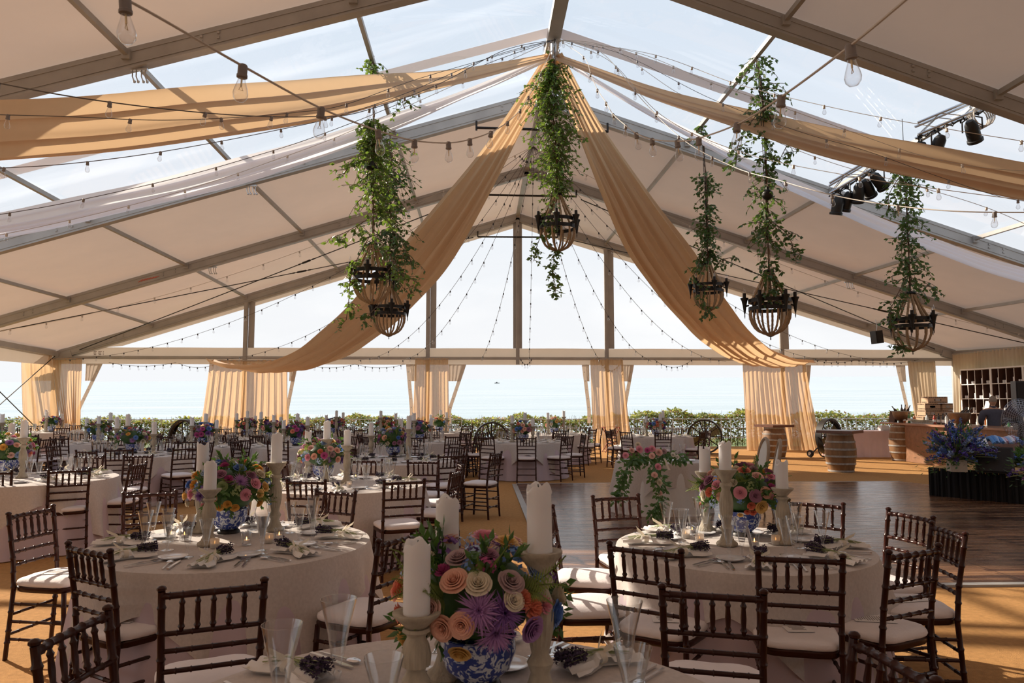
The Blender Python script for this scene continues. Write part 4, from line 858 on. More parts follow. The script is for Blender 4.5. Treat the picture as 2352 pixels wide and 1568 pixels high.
# bar
bx = onz(2080, 1060, 0); X0 = bx.x; Y1 = bx.y; Y0 = onz(2142, 1070, 0).y; Yn = 14.9
root = thing('bar_counter', 'long plywood bar counter with dark top running along the right side', 'bar', (X0, (Y1+Yn)/2, 0))
ln = Y1-Yn
MB().box((.04, 0, .50), (.05, ln, .98)).build('front_panel', PLY, root, False)
MB().box((.45, ln/2-.02, .50), (.80, .04, .98)).build('end_panel', PLY, root, False)
MB().box((.35, .35, 1.02), (.95, ln+1.3, .05)).build('countertop', mat('bar_top_wood', (.34, .18, .12), .3, var=.2, vscale=4, stretch=(4, .5, 4), coat=.3), root, False)
MB().box((.45, 0, .55), (.7, ln-.2, .03)).build('inner_shelf', PLY, root, False)
cq = V((X0+.12, Y1+.32, 0)); rt = thing('corner_cask', 'upright wine cask standing at the far corner of the bar', 'cask', cq)
b = MB(); b.lathe([(0, 0)]+[(.27+.07*math.sin(PI*i/14), .985*i/14) for i in range(15)]+[(0, .985)], 26); b.build('cask_body', OAK, rt)
for z in (.04, .24, .42, .60, .78, .94):
    rr = .275+.07*math.sin(PI*z/.985); b = MB(); b.lathe([(rr, z-.02), (rr+.006, z-.018), (rr+.006, z+.018), (rr, z+.02)], 26); b.build('metal_hoop', HOOP, rt)
BT = 1.045
def bottle(label, p, col, h=.29, kind='bottle'):
    root = thing('liquor_bottle', label, 'bottle', p, 0, 'liquor bottles on the bar'); k = h/.29
    b = MB(); b.lathe([(0, 0), (.036, 0), (.038, .01), (.038, .17*k), (.030, .20*k), (.014, .23*k), (.013, .275*k), (0, .275*k)], 12); b.build('glass_body', LIQ[col], root)
    b = MB(); b.lathe([(.015, .26*k), (.015, .30*k), (0, .30*k)], 10); b.build('cap', BLACK if col != 'green' else IRON, root); b = MB(); b.lathe([(.0392, .05), (.0392, .13*k)], 12, cap=False); b.build('paper_label', PAPER, root)
def onbar(px, D, dz=0, dx=.25): d_ = ray(px, 960); D = min(Y1+.80, (X0+dx-CAM.x)*d_.y/d_.x); return V((at(px, 960, D).x, D, BT+dz))
for i, (px, D, c, h, w_) in enumerate([(2077, 18.9, 'amber', .36, 'tallest amber bottle, nearest the far copper bowl'), (2088, 18.8, 'green', .27, 'green bottle beside the far copper bowl'), (2100, 18.9, 'amber', .24, 'squat amber bottle behind the rows of tumblers'), (2146, 16.6, 'red', .26, 'red labelled bottle right of the tumblers'), (2156, 16.4, 'dark', .27, 'left of two dark bottles near the crates'), (2166, 16.3, 'dark', .27, 'right of two dark bottles near the crates'), (2174, 16.5, 'clear', .28, 'pale bottle left of the near copper bowl'), (2129, 17.6, 'clear', .26, 'clear bottle behind the tumblers'), (2184, 17.2, 'clear', .24, 'clear bottle behind the near copper bowl')]):
    bottle(w_+' on the bar', onbar(px, D), c, h)
tm = MB(); tm.lathe([(.0, .004), (.030, 0), (.036, .10), (.034, .10), (.028, .008), (0, .008)], 12, cap=False); TUM = tm.mesh('tumbler', TUMG)
rowN = ['front', 'middle', 'back']
for j in range(3):
    for i in range(14):
        px = 2094+3.6*i
        tag(put('tumbler_glass', TUM, None, onbar(px+j*1.5, 0, 0, .12+.10*j)), 'clear tumbler in the rows of glasses on the bar', 'glass', 'tumblers standing in rows on the bar')
def bowl(label, px, D, r_, h, botts):
    q = onbar(px, D); root = thing('copper_bowl', label, 'bowl', q, 0); b = MB()
    pr = [(r_*.35, 0), (r_*.38, .02), (r_*.30, .04)]+[(r_*(.35+.65*math.sin(PI/2*t)), .04+(h-.04)*(1-math.cos(PI/2*t))**.9) for t in (.2, .4, .6, .8, 1)]
    b.lathe([(0, 0)]+pr+[(r_+.012, h), (r_+.012, h+.012), (r_-.01, h+.012), (r_*.8, h*.5), (0, .08)], 24); b.build('bowl_body', COPPER, root); b = MB(); b.lathe([(r_+.012, h-.004), (r_+.018, h+.006), (r_+.012, h+.014)], 24, cap=False); b.build('rim', HOOP, root)
    for i, (a, tl, lb) in enumerate(botts):
        b = MB(); Mx = Matrix.Rotation(tl, 3, 'Y') @ Matrix.Rotation(.2*i, 3, 'Z'); b.lathe([(0, -.1), (.036, -.1), (.036, .06), (.013, .12), (.013, .20), (0, .20)], 10, M=Mx)
        tag(b.build('chilled_bottle', LIQ['dark'], None, loc=(q.x+a*r_, q.y, q.z+h)), lb, 'bottle', 'bottles chilling in the copper bowls')
bowl('far copper bowl of chilling bottles on the bar', 2071, 19.2, .235, .30, [(-.6, -.7, 'leftmost bottle leaning out of the far copper bowl'), (.05, .0, 'small upright bottle in the far copper bowl'), (.35, .2, 'third bottle from the left in the far copper bowl'), (.7, .5, 'rightmost bottle leaning out of the far copper bowl')])
bowl('near copper bowl with two bottles, behind the delphiniums', 2204, 16.2, .25, .30, [(.2, .8, 'left of two dark bottles leaning in the near copper bowl'), (.7, .8, 'right of two dark bottles leaning in the near copper bowl')])
b = MB(); b.box((0, 0, .16), (.02, .30, .32), rot=Matrix.Rotation(.2, 3, 'Y')); b.box((.04, 0, .14), (.02, .22, .28), rot=Matrix.Rotation(-.2, 3, 'Y')); tag(b.build('menu_board', DARKBR, None, False, loc=onbar(2050, 19.4)), 'small brown menu board at the far end of the bar', 'sign')
# wine crates
crate_m = mat('crate_cardboard', (.52, .36, .24), .85, var=.05, vscale=12); crp = mat('crate_print', (.07, .045, .035), .8)
def crate(label, px, py_base, D, w_, h, rz):
    q = at(px, py_base, D); root = thing('wine_carton', label, 'box', q, rz, 'cardboard wine cartons stacked on the bar'); MB().box((0, 0, h/2), (w_, w_*.8, h)).build('carton_body', crate_m, root, False)
    b = MB(); r = random.Random(px)
    for yy in (-1,):
        for k in range(int(h/.04)):
            z = .03+k*.04
            if abs(z-h/2) < .025 and h > .12: b.box((0, -w_*.4-.002, h/2), (w_*.34, .003, .05)); continue
            x = -w_*.44
            while x < w_*.42: l = r.uniform(.03, .07); b.box((x+l/2, -w_*.4-.002, z), (l, .003, .018)); b.box((-w_/2-.002, x+l/2 if abs(x+l/2) < w_*.38 else 0, z), (.003, l, .018)); x += l+.012
    b.build('printed_band', crp, root, False)
    b = MB(); b.lathe([(0, 0), (.05, 0)], 16, (0, -w_*.4-.005, h/2), M=Matrix.Rotation(PI/2, 3, 'X') @ Matrix.Diagonal((1.4, .6, 1))); b.build('round_logo', WHITEP, root)
ch = .155; 
q = onbar(2143, 18.4, 0, .55); zb_ = BT
for lb, dx, dy, lv_, w_, hh, rz_ in (('bottom left', -.16, 0, 0, .42, .175, .0), ('bottom right', .28, .05, 0, .40, .175, .15), ('second level left', -.12, 0, 1, .42, .175, .1), ('second level right', .30, .02, 1, .36, .175, -.1), ('third level left', -.10, 0, 2, .42, .175, .0), ('third level right', .32, .02, 2, .34, .175, .2), ('topmost, tilted', .04, -.02, 3, .50, .175, -.12)):
    rt = crate(lb+' wine carton in the stack on the bar', 2140, 900, 18.4, w_, hh, rz_); o = [x for x in bpy.data.objects if x.name.startswith('wine_carton')][-1]
    root = None
cs = [x for x in bpy.data.objects if x.name.startswith('wine_carton')]
for o, (dx, dy, lv_) in zip(cs, ((-.16, 0, 0), (.28, .05, 0), (-.12, 0, 1), (.30, .02, 1), (-.10, 0, 2), (.32, .02, 2), (.04, -.02, 3))): o.location = (q.x+dx, q.y+dy, BT+.003+lv_*.178)
# pigeonhole shelf along the right wall
def shelf(y_far, y_near, label, nm):
    x = 14.45; root = thing('pigeonhole_shelf', label, 'shelf', (x, (y_far+y_near)/2, 0)); w_ = y_far-y_near; z1 = 2.62; z0 = .35; dp = .30; n = 4; rows = 5
    MB().box((dp/2, 0, (z0+z1)/2), (.02, w_, z1-z0)).build('back_board', DARKBR, root, False)
    b = MB(); b.box((0, 0, z1+.02), (dp, w_+.04, .04)); b.box((0, 0, z0), (dp, w_+.04, .04)); b.box((0, -w_/2, (z0+z1)/2), (dp, .045, z1-z0)); b.box((0, w_/2, (z0+z1)/2), (dp, .045, z1-z0)); b2 = MB(); b2.box((.01, w_/2-.026, (z0+z1)/2), (dp-.02, .006, z1-z0)); b2.box((.01, -w_/2+.026, (z0+z1)/2), (dp-.02, .006, z1-z0)); b2.build('inner_lining', DARKBR, root, False); b.box((0, w_/2-.02, z0/2), (dp, .05, z0)); b.box((0, -w_/2+.02, z0/2), (dp, .05, z0)); b.build('outer_frame', WHITEP, root, False)
    for i in range(1, n): dv = MB().box((.006, -w_/2+w_*i/n, (z0+z1)/2), (dp-.012, .018, z1-z0-.03)).build('divider', DARKBR, root, False); MB().box((-dp/2+.003, -w_/2+w_*i/n, (z0+z1)/2), (.010, .019, z1-z0-.03)).build('white_edge', WHITEP, dv, False)
    for j in range(1, rows): dv = MB().box((.006, 0, z0+(z1-z0)*j/rows), (dp-.014, w_-.03, .022)).build('shelf_board', DARKBR, root, False); MB().box((-dp/2+.005, 0, z0+(z1-z0)*j/rows), (.012, w_-.03, .024)).build('white_edge', WHITEP, dv, False)
    r = random.Random(nm); rn = ['top', 'second', 'third', 'fourth', 'bottom']; cn = ['first', 'second', 'third', 'fourth']
    for j in range(1, rows):
        for i in range(n):
            y = (y_far+y_near)/2 + w_/2 - w_*(i+.5)/n; z = z0+(z1-z0)*j/rows+.011; k = 2 if (i+j) % 2 else 1
            for q in range(k):
                hh = .17 if (k == 1 or (j == 2 and q)) else .09; b = MB(); b.lathe([(0, 0), (.04, 0), (.04, hh), (.03, hh+.004), (0, hh-.004)], 10)
                tag(b.build('pillar_candle', WAX, None, loc=(x-.06, y+(-.05 if k == 2 and q == 0 else .05)*(1 if k == 2 else -1.2), z)), '%s white candle in the %s hole of the %s shelf row, %s' % (('left' if q == 0 else 'right') if k == 2 else 'single', cn[i], rn[rows-1-j], nm), 'candle', 'candles in the pigeonhole shelves')
def sy_(px): d_ = ray(px, 930); return (14.3-CAM.x)*d_.y/d_.x
shelf(sy_(2209), sy_(2277), 'left white-framed pigeonhole shelf of candles behind the bar', 'left unit'); shelf(sy_(2279), sy_(2352), 'right white-framed pigeonhole shelf of candles behind the bar', 'right unit'); shelf(sy_(2354), sy_(2440), 'third pigeonhole shelf, half hidden at the right edge of the photo', 'edge unit')
# back bar table with bottles and a cloth
p = V((13.9, 20.3, 0)); root = thing('back_bar_table', 'white clothed back bar table behind the bartender', 'table', p); MB().box((0, 0, .88), (.6, 4.6, .04)).build('tabletop', PLYTOP, root, False)
for sy in (-2.1, 2.1): MB().box((0, sy, .43), (.5, .05, .86)).build('trestle_leg', PLY, root, False)
b = MB(); b.grid(lambda u, v: (-.32-.02*v+.012*math.sin(u*160)*v, -2.3+4.6*u, .905-.9*v), 160, 4); b.box((0, 0, .91), (.63, 4.62, .01)); tag(b.build('back_bar_cloth', SAT, None, loc=p), 'white cloth on the back bar table behind the bartender', 'tablecloth')
for i in range(16):
    y = 21.9-.22*i; tag_c = ['clear', 'amber', 'clear', 'clear', 'red', 'clear', 'green', 'clear'][i % 8]
    root = thing('liquor_bottle', 'small %s bottle in the row on the back bar table' % tag_c, 'bottle', (13.72+.1*(i % 2), y, .917), 0, 'bottles on the back bar table'); b = MB(); b.lathe([(0, 0), (.036, 0), (.036, .16), (.013, .22), (.013, .28), (0, .28)], 10); b.build('glass_body', LIQ[tag_c], root)
p = at(2294, 955, 21.3); b = MB(); b.box((0, 0, .006), (.12, .20, .012)); b.tube([(0, 0, 0), (0, 0, .40)], .01, 6); b.box((0, 0, .56), (.012, .20, .34), rot=Matrix.Rotation(.25, 3, 'Y')); tag(b.build('price_card', PAPER, None, False, loc=(13.75, 21.5, .918)), 'tall white card standing right of the bartender', 'sign')
# bartender, seen from behind
P0 = V((at(2282, 950, 18.0).x, 18.0, 0)); per = thing('person', 'grey haired person in a dark blue shirt standing behind the bar, back to the camera', 'person', P0, -.35)
def skin_body(name, verts, edges, radii, m, par, root_i=0, lv=2):
    me = bpy.data.meshes.new(name); me.from_pydata(verts, edges, []); o = put(name, me, par); me.materials.append(m)
    sk = o.modifiers.new('skin', 'SKIN'); sk.use_smooth_shade = True; ss = o.modifiers.new('sub', 'SUBSURF'); ss.levels = lv; ss.render_levels = lv
    for i, rr in enumerate(radii): me.skin_vertices[0].data[i].radius = rr if isinstance(rr, tuple) else (rr, rr)
    me.skin_vertices[0].data[root_i].use_root = True; return o
bv = [(0, 0, .92), (0, 0, 1.10), (0, .0, 1.30), (0, .0, 1.43), (0, .01, 1.50), (0, .02, 1.56), (.20, 0, 1.40), (.27, .04, 1.15), (.22, .24, .98), (.17, .30, .96), (-.20, 0, 1.40), (-.27, .04, 1.15), (-.20, .25, 1.0), (-.14, .31, .98), (.10, 0, .86), (.11, .01, .48), (.12, -.02, .07), (.12, .10, .04), (-.10, 0, .86), (-.11, .01, .48), (-.12, -.02, .07), (-.12, .10, .04)]
be = [(0, 1), (1, 2), (2, 3), (3, 4), (4, 5), (3, 6), (6, 7), (7, 8), (8, 9), (3, 10), (10, 11), (11, 12), (12, 13), (0, 14), (14, 15), (15, 16), (16, 17), (0, 18), (18, 19), (19, 20), (20, 21)]
br_ = [(.145, .10), (.13, .095), (.14, .09), (.09, .06), .05, .05, .065, .045, .032, .028, .065, .045, .032, .028, .09, .058, .04, .035, .09, .058, .04, .035]
skin_body('body', bv, be, br_, SKIN, per)
sv = bv[:3]+[(0, 0, 1.445)]+bv[6:8]+[(.235, .16, 1.04)]+bv[10:12]+[(-.225, .17, 1.06)]; skin_body('shirt', sv, [(0, 1), (1, 2), (2, 3), (3, 4), (4, 5), (5, 6), (3, 7), (7, 8), (8, 9)], [(.17, .12), (.165, .12), (.195, .14), (.185, .125), .115, .072, .058, .115, .072, .058], SHIRT, per)
tv = [(0, 0, .95), (.10, 0, .84), (.11, .01, .48), (.12, -.01, .10), (-.10, 0, .84), (-.11, .01, .48), (-.12, -.01, .10)]; skin_body('trousers', tv, [(0, 1), (1, 2), (2, 3), (0, 4), (4, 5), (5, 6)], [(.155, .115), .11, .08, .068, .11, .08, .068], TROUS, per)
b = MB(); b.grid(lambda u, v: (.078*math.sin(PI*u)*math.cos(2*PI*v), .02+.098*math.sin(PI*u)*math.sin(2*PI*v)*(1+.06*math.cos(PI*u)), 1.64+.125*math.cos(PI*u)*(1 if u < .5 else .98)), 14, 18, True)
b.ball((0, .115, 1.625), .016, 6, 5, (1, 1.2, 1.6))
for s_ in (-1, 1): b.ball((s_*.08, .02, 1.64), .024, 8, 6, (.4, .9, 1.3))
hd = b.build('head', SKIN, per)
b = MB()
for s_ in (-1, 1): b.ball((s_*.03, .105, 1.66), .009, 6, 4)
b.build('eyes', IRON, hd); b = MB(); b.box((0, .112, 1.585), (.045, .008, .008)); b.build('mouth', mat('lips', (.4, .15, .13), .5), hd)
b = MB(); b.grid(lambda u, v: (.086*math.sin(PI*.56*u)*math.cos(2*PI*v), .008+.106*math.sin(PI*.56*u)*math.sin(2*PI*v)-.008, 1.648+.128*math.cos(PI*.56*u)), 8, 18, True); b.build('hair', HAIR, per)
b = MB(); b.lathe([(.066, 1.47), (.070, 1.50), (.062, 1.52)], 14, cap=False); b.build('collar', SHIRT, per)
for s_ in (-1, 1):
    b = MB(); q = V((s_*.155, .33, .965))
    b.ball(q, .036, 8, 6, (.9, 1.2, .5))
    for f in range(4): x = q.x+(f-1.5)*.017; b.tube([(x, q.y+.03, q.z), (x, q.y+.065-.004*abs(f-1.5), q.z-.002), (x, q.y+.085-.006*abs(f-1.5), q.z-.02)], [.009, .008, .006], 6)
    b.tube([(q.x-s_*.03, q.y, q.z), (q.x-s_*.055, q.y+.025, q.z-.005), (q.x-s_*.05, q.y+.05, q.z-.012)], [.010, .009, .007], 6); b.build('hand', SKIN, per)
# folding tray stand
p = onz(1403, 1038, 0); root = thing('folding_tray_stand', 'folding tray stand with crossed reddish legs below the curtain right of centre', 'stand', p, .1); RED = mat('red_brown_wood', (.22, .04, .025), .4)
for s_ in (-1, 1):
    b = MB(); b.beam((-.24, s_*.18, 0), (.24, s_*.18, .78), .03, .02); b.build('leg', RED, root, False); b = MB(); b.beam((.24, s_*.15, 0), (-.24, s_*.15, .78), .03, .02); b.build('leg', RED, root, False)
b = MB(); b.box((.24, 0, .79), (.035, .40, .03)); b.box((-.24, 0, .79), (.035, .40, .03)); b.box((0, 0, .81), (.50, .03, .008)); b.build('top_bars', RED, root, False)
# ================================================================ chiavari chairs
def bamboo(pts, r, rings, seg=8):
    """tube with bamboo knuckles at the given 0..1 places"""
    P = [V(p) for p in pts]; ls = [0]
    for a, c in zip(P, P[1:]): ls.append(ls[-1]+(c-a).length)
    T = ls[-1]; ts = set([0, 1]+[l/T for l in ls])
    for q in rings: ts |= {max(0, q-.012), q, min(1, q+.012)}
    ts = sorted(ts); out = []; rad = []
    for t in ts:
        d = t*T; i = 0
        while i < len(P)-2 and ls[i+1] < d: i += 1
        f = (d-ls[i])/max(1e-6, ls[i+1]-ls[i]); out.append(P[i].lerp(P[i+1], min(1, f))); rad.append(r*1.32 if any(abs(t-q) < 1e-6 for q in rings) else r)
    return out, rad
def chair_proto(seg=8, full=True):
    root = thing('banquet_chair', 'x', 'chair'); add = lambda nm, b, m=MAHOG, sm=True: b.build(nm, m, root, sm)
    for s_ in (-1, 1):
        b = MB(); P, rr = bamboo([(s_*.192, -.215, 0), (s_*.185, -.185, .44), (s_*.184, -.20, .62), (s_*.190, -.245, .905)], .0145, [.12, .2, .33, .5, .60, .70, .82, .93], seg); b.tube(P, rr, seg)
        b.ball((s_*.190, -.246, .915), .019, seg, 5, (1, 1, .7)); add('rear_leg_post', b)
        b = MB(); P, rr = bamboo([(s_*.190, .195, 0), (s_*.180, .170, .43)], .0155, [.12, .30, .55, .8], seg); b.tube(P, rr, seg); add('front_leg', b)
    def yb(z): return -.20-.045*max(0, (z-.62))/.285
    b = MB(); P, rr = bamboo([(-.19, yb(.89), .885), (-.10, yb(.89)-.012, .888), (.10, yb(.89)-.012, .888), (.19, yb(.89), .885)], .0135, [.08, .2, .35, .5, .65, .8, .92], seg); b.tube(P, rr, seg); add('top_rail', b)
    for z in (.735, .665, .585):
        b = MB(); P, rr = bamboo([(-.186, yb(z), z), (-.09, yb(z)-.008, z+.002), (.09, yb(z)-.008, z+.002), (.186, yb(z), z)], .0105, [.15, .3, .5, .7, .85], seg); b.tube(P, rr, seg); add('back_rail', b)
    for i in range(5):
        x = -.115+.0575*i; b = MB(); z0, z1 = .735, .885
        prof = [(0, .006), (.12, .009), (.18, .014), (.25, .009), (.5, .0115), (.75, .009), (.82, .013), (.88, .008), (1, .006)]
        b.tube([(x, yb(z0+(z1-z0)*t)-.008, z0+(z1-z0)*t) for t, _ in prof], [q for _, q in prof], seg-1); add('spindle', b)
    b = MB()
    def sq(u, v, z, r0=.198, fr=1.08):
        a = 2*PI*v; c, s_ = math.cos(a), math.sin(a); k = 1/(abs(c)**5+abs(s_)**5)**.2; x = c*k*r0*u; y = s_*k*r0*u
        return (x*(1+.06*(y/r0)), y-.005, z)
    lv = [(0, .425), (1, .425), (1.03, .435), (1.03, .452), (1, .458), (0, .458)]
    b.grid(lambda u, v: sq(lv[round(u*5)][0], v, lv[round(u*5)][1]), 5, 32, True); add('seat_frame', b)
    b = MB(); lc = [(0, .456), (.95, .456), (1.01, .462), (1.035, .475), (1.02, .489), (.95, .500), (.75, .508), (.4, .512), (0, .513)]
    b.grid(lambda u, v: sq(lc[round(u*8)][0], v, lc[round(u*8)][1]+(.002*math.sin(v*44) if .9 < lc[round(u*8)][0] < 1 else 0)), 8, 36, True); add('cushion', b, CUSH)
    for (y, zs) in ((.185, (.16, .28)), (-.20, (.16, .28))):
        for z in zs:
            b = MB(); P, rr = bamboo([(-.186, y, z), (.186, y, z)], .0095, [.2, .5, .8], 6); b.tube(P, rr, 6); add('stretcher', b)
    for s_ in (-1, 1):
        for z in (.13, .24, .35):
            b = MB(); P, rr = bamboo([(s_*.187, -.20, z), (s_*.187, .185, z)], .0095, [.2, .5, .8], 6); b.tube(P, rr, 6); add('stretcher', b)
    return root
CHAIR = Proto(chair_proto())
def chair_far():
    root = thing('banquet_chair', 'x', 'chair'); b = MB(); src = CHAIR.root
    for ch in src.children:
        if ch.name.startswith(('cushion', 'seat_frame')): continue
        b.add([v.co for v in ch.data.vertices], [tuple(p.vertices) for p in ch.data.polygons])
    b.build('bamboo_frame', MAHOG, root)
    for nm in ('seat_frame', 'cushion'):
        s_ = [c for c in src.children if c.name.startswith(nm)][0]; o = s_.copy(); C.objects.link(o); o.parent = root
    return root
CHAIRF = Proto(chair_far())
DIR = ['near', 'near right', 'right', 'far right', 'far', 'far left', 'left', 'near left']
def sector(t, p):
    a = math.atan2(p[1]-t[1], p[0]-t[0]); k = int(round((a+PI/2)/(PI/4))) % 8; return DIR[k]
LABELS = {}
def uniq(l):
    LABELS[l] = LABELS.get(l, 0)+1; return l
def chair_at(p, face, label, far=False, grp='dark bamboo style banquet chairs'):
    rz = math.atan2(face[1], face[0])-PI/2
    return (CHAIRF if far else CHAIR).place((p[0], p[1], 0), rz, uniq(label), grp)
def post_chair(a, c, tgt, label, w=.5, far=False):
    A = onz(*a, .915); B = onz(*c, .915); m = (A+B)/2; d = B-A; n1 = V((-d.y, d.x, 0)).normalized(); tt = V((tgt[0]-m.x, tgt[1]-m.y, 0)).normalized()
    if n1.dot(tt) < 0: n1 = -n1
    f = (n1*w+tt*(1-w)).normalized(); p = m+f*.245
    return chair_at(p, f, label, far)
# chair seats with a printed menu card
card = MB(); card.box((0, 0, 0), (.13, .20, .0015)); CARDM = card.mesh('card', PAPER, False)
ink = MB()
_r = random.Random(2)
for i in range(14): l = _r.uniform(.05, .10); ink.box((0, .08-.0115*i, .001), (l, .004, .0008))
INKM = ink.mesh('ink', INK, False)
def menu(ch, label, rz=.3):
    o = put('menu_card', CARDM, None, (ch.location.x, ch.location.y+.0, .516), (0, 0, ch.rotation_euler.z+rz)); tag(o, label, 'card', 'printed programme cards on the chair seats'); put('printed_text', INKM, o)

# ================================================================ cloth covered round tables
def table_proto():
    root = thing('round_table', 'x', 'table'); MB().lathe([(0, .72), (.90, .72), (.905, .735), (.90, .75), (0, .75)], 40).build('tabletop', PLYTOP, root)
    for k in range(4): a = PI/4+k*PI/2; MB().tube([(.62*math.cos(a), .62*math.sin(a), 0), (.55*math.cos(a), .55*math.sin(a), .72)], .018, 6).build('leg', IRON, root)
    return root
TAB = Proto(table_proto())
def cloth(R_, z0, z1, nf, flare, amp, seed, hem=None, seg=200, rows=9):
    r = random.Random(seed); ph = [r.uniform(0, 6.28) for _ in range(5)]; b = MB()
    prof = [(0, 0)]+[(t, 0) for t in (.5, .97)]+[(1.0, .004)]
    def fn(u, v):
        a = 2*PI*v; k = u*(rows+3)
        if k <= 3: q = (0, .6, .97, 1.005)[int(round(k))]; return (R_*q*math.cos(a), R_*q*math.sin(a), z1-(.006 if q > 1 else 0))
        f = (k-3)/rows; zz = z0 if hem is None else hem(a)
        w_ = math.sin(nf*a+ph[0]+.5*math.sin(3*a+ph[1]))*.6+math.sin(nf*1.6*a+ph[2])*.25+.5*math.sin(nf*.37*a+ph[3])
        w_ = w_*(int(1)); rr = R_+.012+flare*f+amp*w_*f**1.3; return (rr*math.cos(a), rr*math.sin(a), z1-.008-(z1-.008-zz)*f)
    b.grid(fn, rows+3, seg, True); return b
CL_O = [cloth(.905, .30, .757, 13+2*i, .05, .055, 21+i, hem=(lambda i: (lambda a: .54-.42*abs(math.sin(2*a+.7*i))**1.6))(i)).mesh('linen_overlay', LINEN) for i in range(3)]
CL_U = [cloth(.890, .012, .748, 22, .10, .035, 31).mesh('blush_underlay', BLUSH)]
def round_table(c, R_, phrase, rot=0, i=0):
    s_ = R_/.905; t = TAB.place((c[0], c[1], 0), rot, uniq('round table hidden under cloths, the '+phrase), 'round dinner tables', (s_, s_, 1))
    o = put('underlay_cloth', CL_U[0], None, (c[0], c[1], 0), (0, 0, rot), (s_, s_, 1)); tag(o, uniq('floor length blush underlay cloth of the '+phrase), 'tablecloth', 'blush underlay cloths')
    o = put('linen_tablecloth', CL_O[i % 3], None, (c[0], c[1], 0), (0, 0, rot+.7*i), (s_, s_, 1)); tag(o, uniq('natural linen tablecloth on the '+phrase), 'tablecloth', 'linen tablecloths')
ZT = .760
# ---------------------------------------------------------------- flowers
def petal(b, a0, wd, r0, r1, h, flare, n=4, cup=.0, z0=0):
    def fn(u, v):
        s_ = (v-.5)*2; wv = wd*(.45+.75*math.sin(PI*min(1, .12+u*.72)))*(1-.25*u*u)
        a = a0+s_*wv; rr = r0+(r1-r0)*u**.7+flare*max(0, u-.6)**1.2; z = z0+h*math.sin(u*PI/2)-flare*.55*max(0, u-.75)-.05*s_*s_*h
        return (rr*math.cos(a), rr*math.sin(a), z)
    b.grid(fn, n, n)
def mk_rose(seed, openn=1.0):
    r = random.Random(seed); b = MB()
    b.ball((0, 0, .40), .20, 8, 6, (1, 1, 2.4))
    for n, r1, h, fl, wd in ((3, .20, .98, .0, 1.3), (4, .34, 1.0, .05, 1.15), (5, .48, .98, .10, 1.0), (5, .64, .92, .20, .95), (6, .80, .80, .35, .85), (7, .96, .58, .55, .75)):
        a = r.uniform(0, 6)
        for k in range(n): petal(b, a+2*PI*k/n+r.uniform(-.1, .1), wd, .08, r1*openn*r.uniform(.94, 1.05), h*r.uniform(.95, 1.05), fl*.4*openn)
    return b
def mk_mum(seed):
    r = random.Random(seed); b = MB()
    for L_, n, up in ((1.15, 30, .05), (1.0, 28, .3), (.8, 24, .6), (.5, 16, .95), (.3, 8, 1.3)):
        for k in range(n):
            a = 2*PI*k/n+r.uniform(-.1, .1); l = L_*r.uniform(.85, 1.12); e_ = up+r.uniform(-.12, .12); d = V((math.cos(a)*math.cos(e_), math.sin(a)*math.cos(e_), math.sin(e_))); t = V((-math.sin(a), math.cos(a), 0))
            q = V((0, 0, .1)); w_ = .045; tip = q+d*l+V((0, 0, -.12*l*l if up < .3 else .05)); m = q+d*l*.55+V((0, 0, .04))
            b.add([q-t*w_*.4, q+t*w_*.4, m+t*w_, m-t*w_, tip, m+V((0, 0, -.03))], [(0, 1, 2, 3), (3, 2, 4)])
    return b
def mk_carn(seed):
    r = random.Random(seed); b = MB()
    for n, R0, z in ((9, .95, .25), (8, .7, .5), (6, .45, .7), (4, .2, .8)):
        for k in range(n):
            a = 2*PI*k/n+r.uniform(0, 1)
            def fn(u, v): s_ = (v-.5)*1.1; rr = R0*(.2+.8*u); return (rr*math.cos(a+s_), rr*math.sin(a+s_), z*u+.14*u*math.sin(v*19+a)+.05*math.sin(v*31))
            b.grid(fn, 3, 8)
    return b
def mk_cluster(seed):
    r = random.Random(seed); b = MB()
    for k in range(26):
        a = r.uniform(0, 6.28); e_ = r.uniform(0, 1.4); c = V((math.cos(a)*math.cos(e_), math.sin(a)*math.cos(e_), math.sin(e_)))*r.uniform(.75, 1); n = c.normalized(); u_ = n.cross(V((0, .3, 1))).normalized(); w_ = n.cross(u_)
        for q in range(4): t = q*PI/2+a; d = u_*math.cos(t)+w_*math.sin(t); leaf_to(b, c, (d+n*.2).normalized(), n, .24, .45)
    return b
def mk_spray(seed, kind):
    r = random.Random(seed); b = MB()
    if kind == 'fern':
        for k in range(3):
            d0 = V((r.uniform(-.35, .35), r.uniform(-.35, .35), 1)).normalized(); L_ = r.uniform(.8, 1.1); p = V((0, 0, 0)); n = 16; side = d0.cross(V((0, 1, 0))).normalized(); path = []
            for i in range(n):
                t = i/n; q = d0*L_*t+V((.25*t*t*(1 if k % 2 else -1), 0, -.12*t*t)); path.append(q)
                for s_ in (-1, 1): leaf_to(b, q, (d0*.6+side*s_).normalized(), V((0, 1, .1)), .24*(1.05-t), .12)
            b.tube(path, .012, 3, False)
    else:
        for k in range(4):
            d0 = V((r.uniform(-.7, .7), r.uniform(-.7, .7), 1)).normalized(); path = []
            for i in range(7):
                t = i/6; q = d0*t*.95+V((0, 0, -.1*t*t)); path.append(q); ld = (d0+V((r.uniform(-1, 1), r.uniform(-1, 1), r.uniform(-.4, .4)))).normalized(); leaf_to(b, q, ld, V((r.uniform(-1, 1), r.uniform(-1, 1), 1)).normalized(), .34, .24)
            b.tube(path, .012, 3, False)
    return b
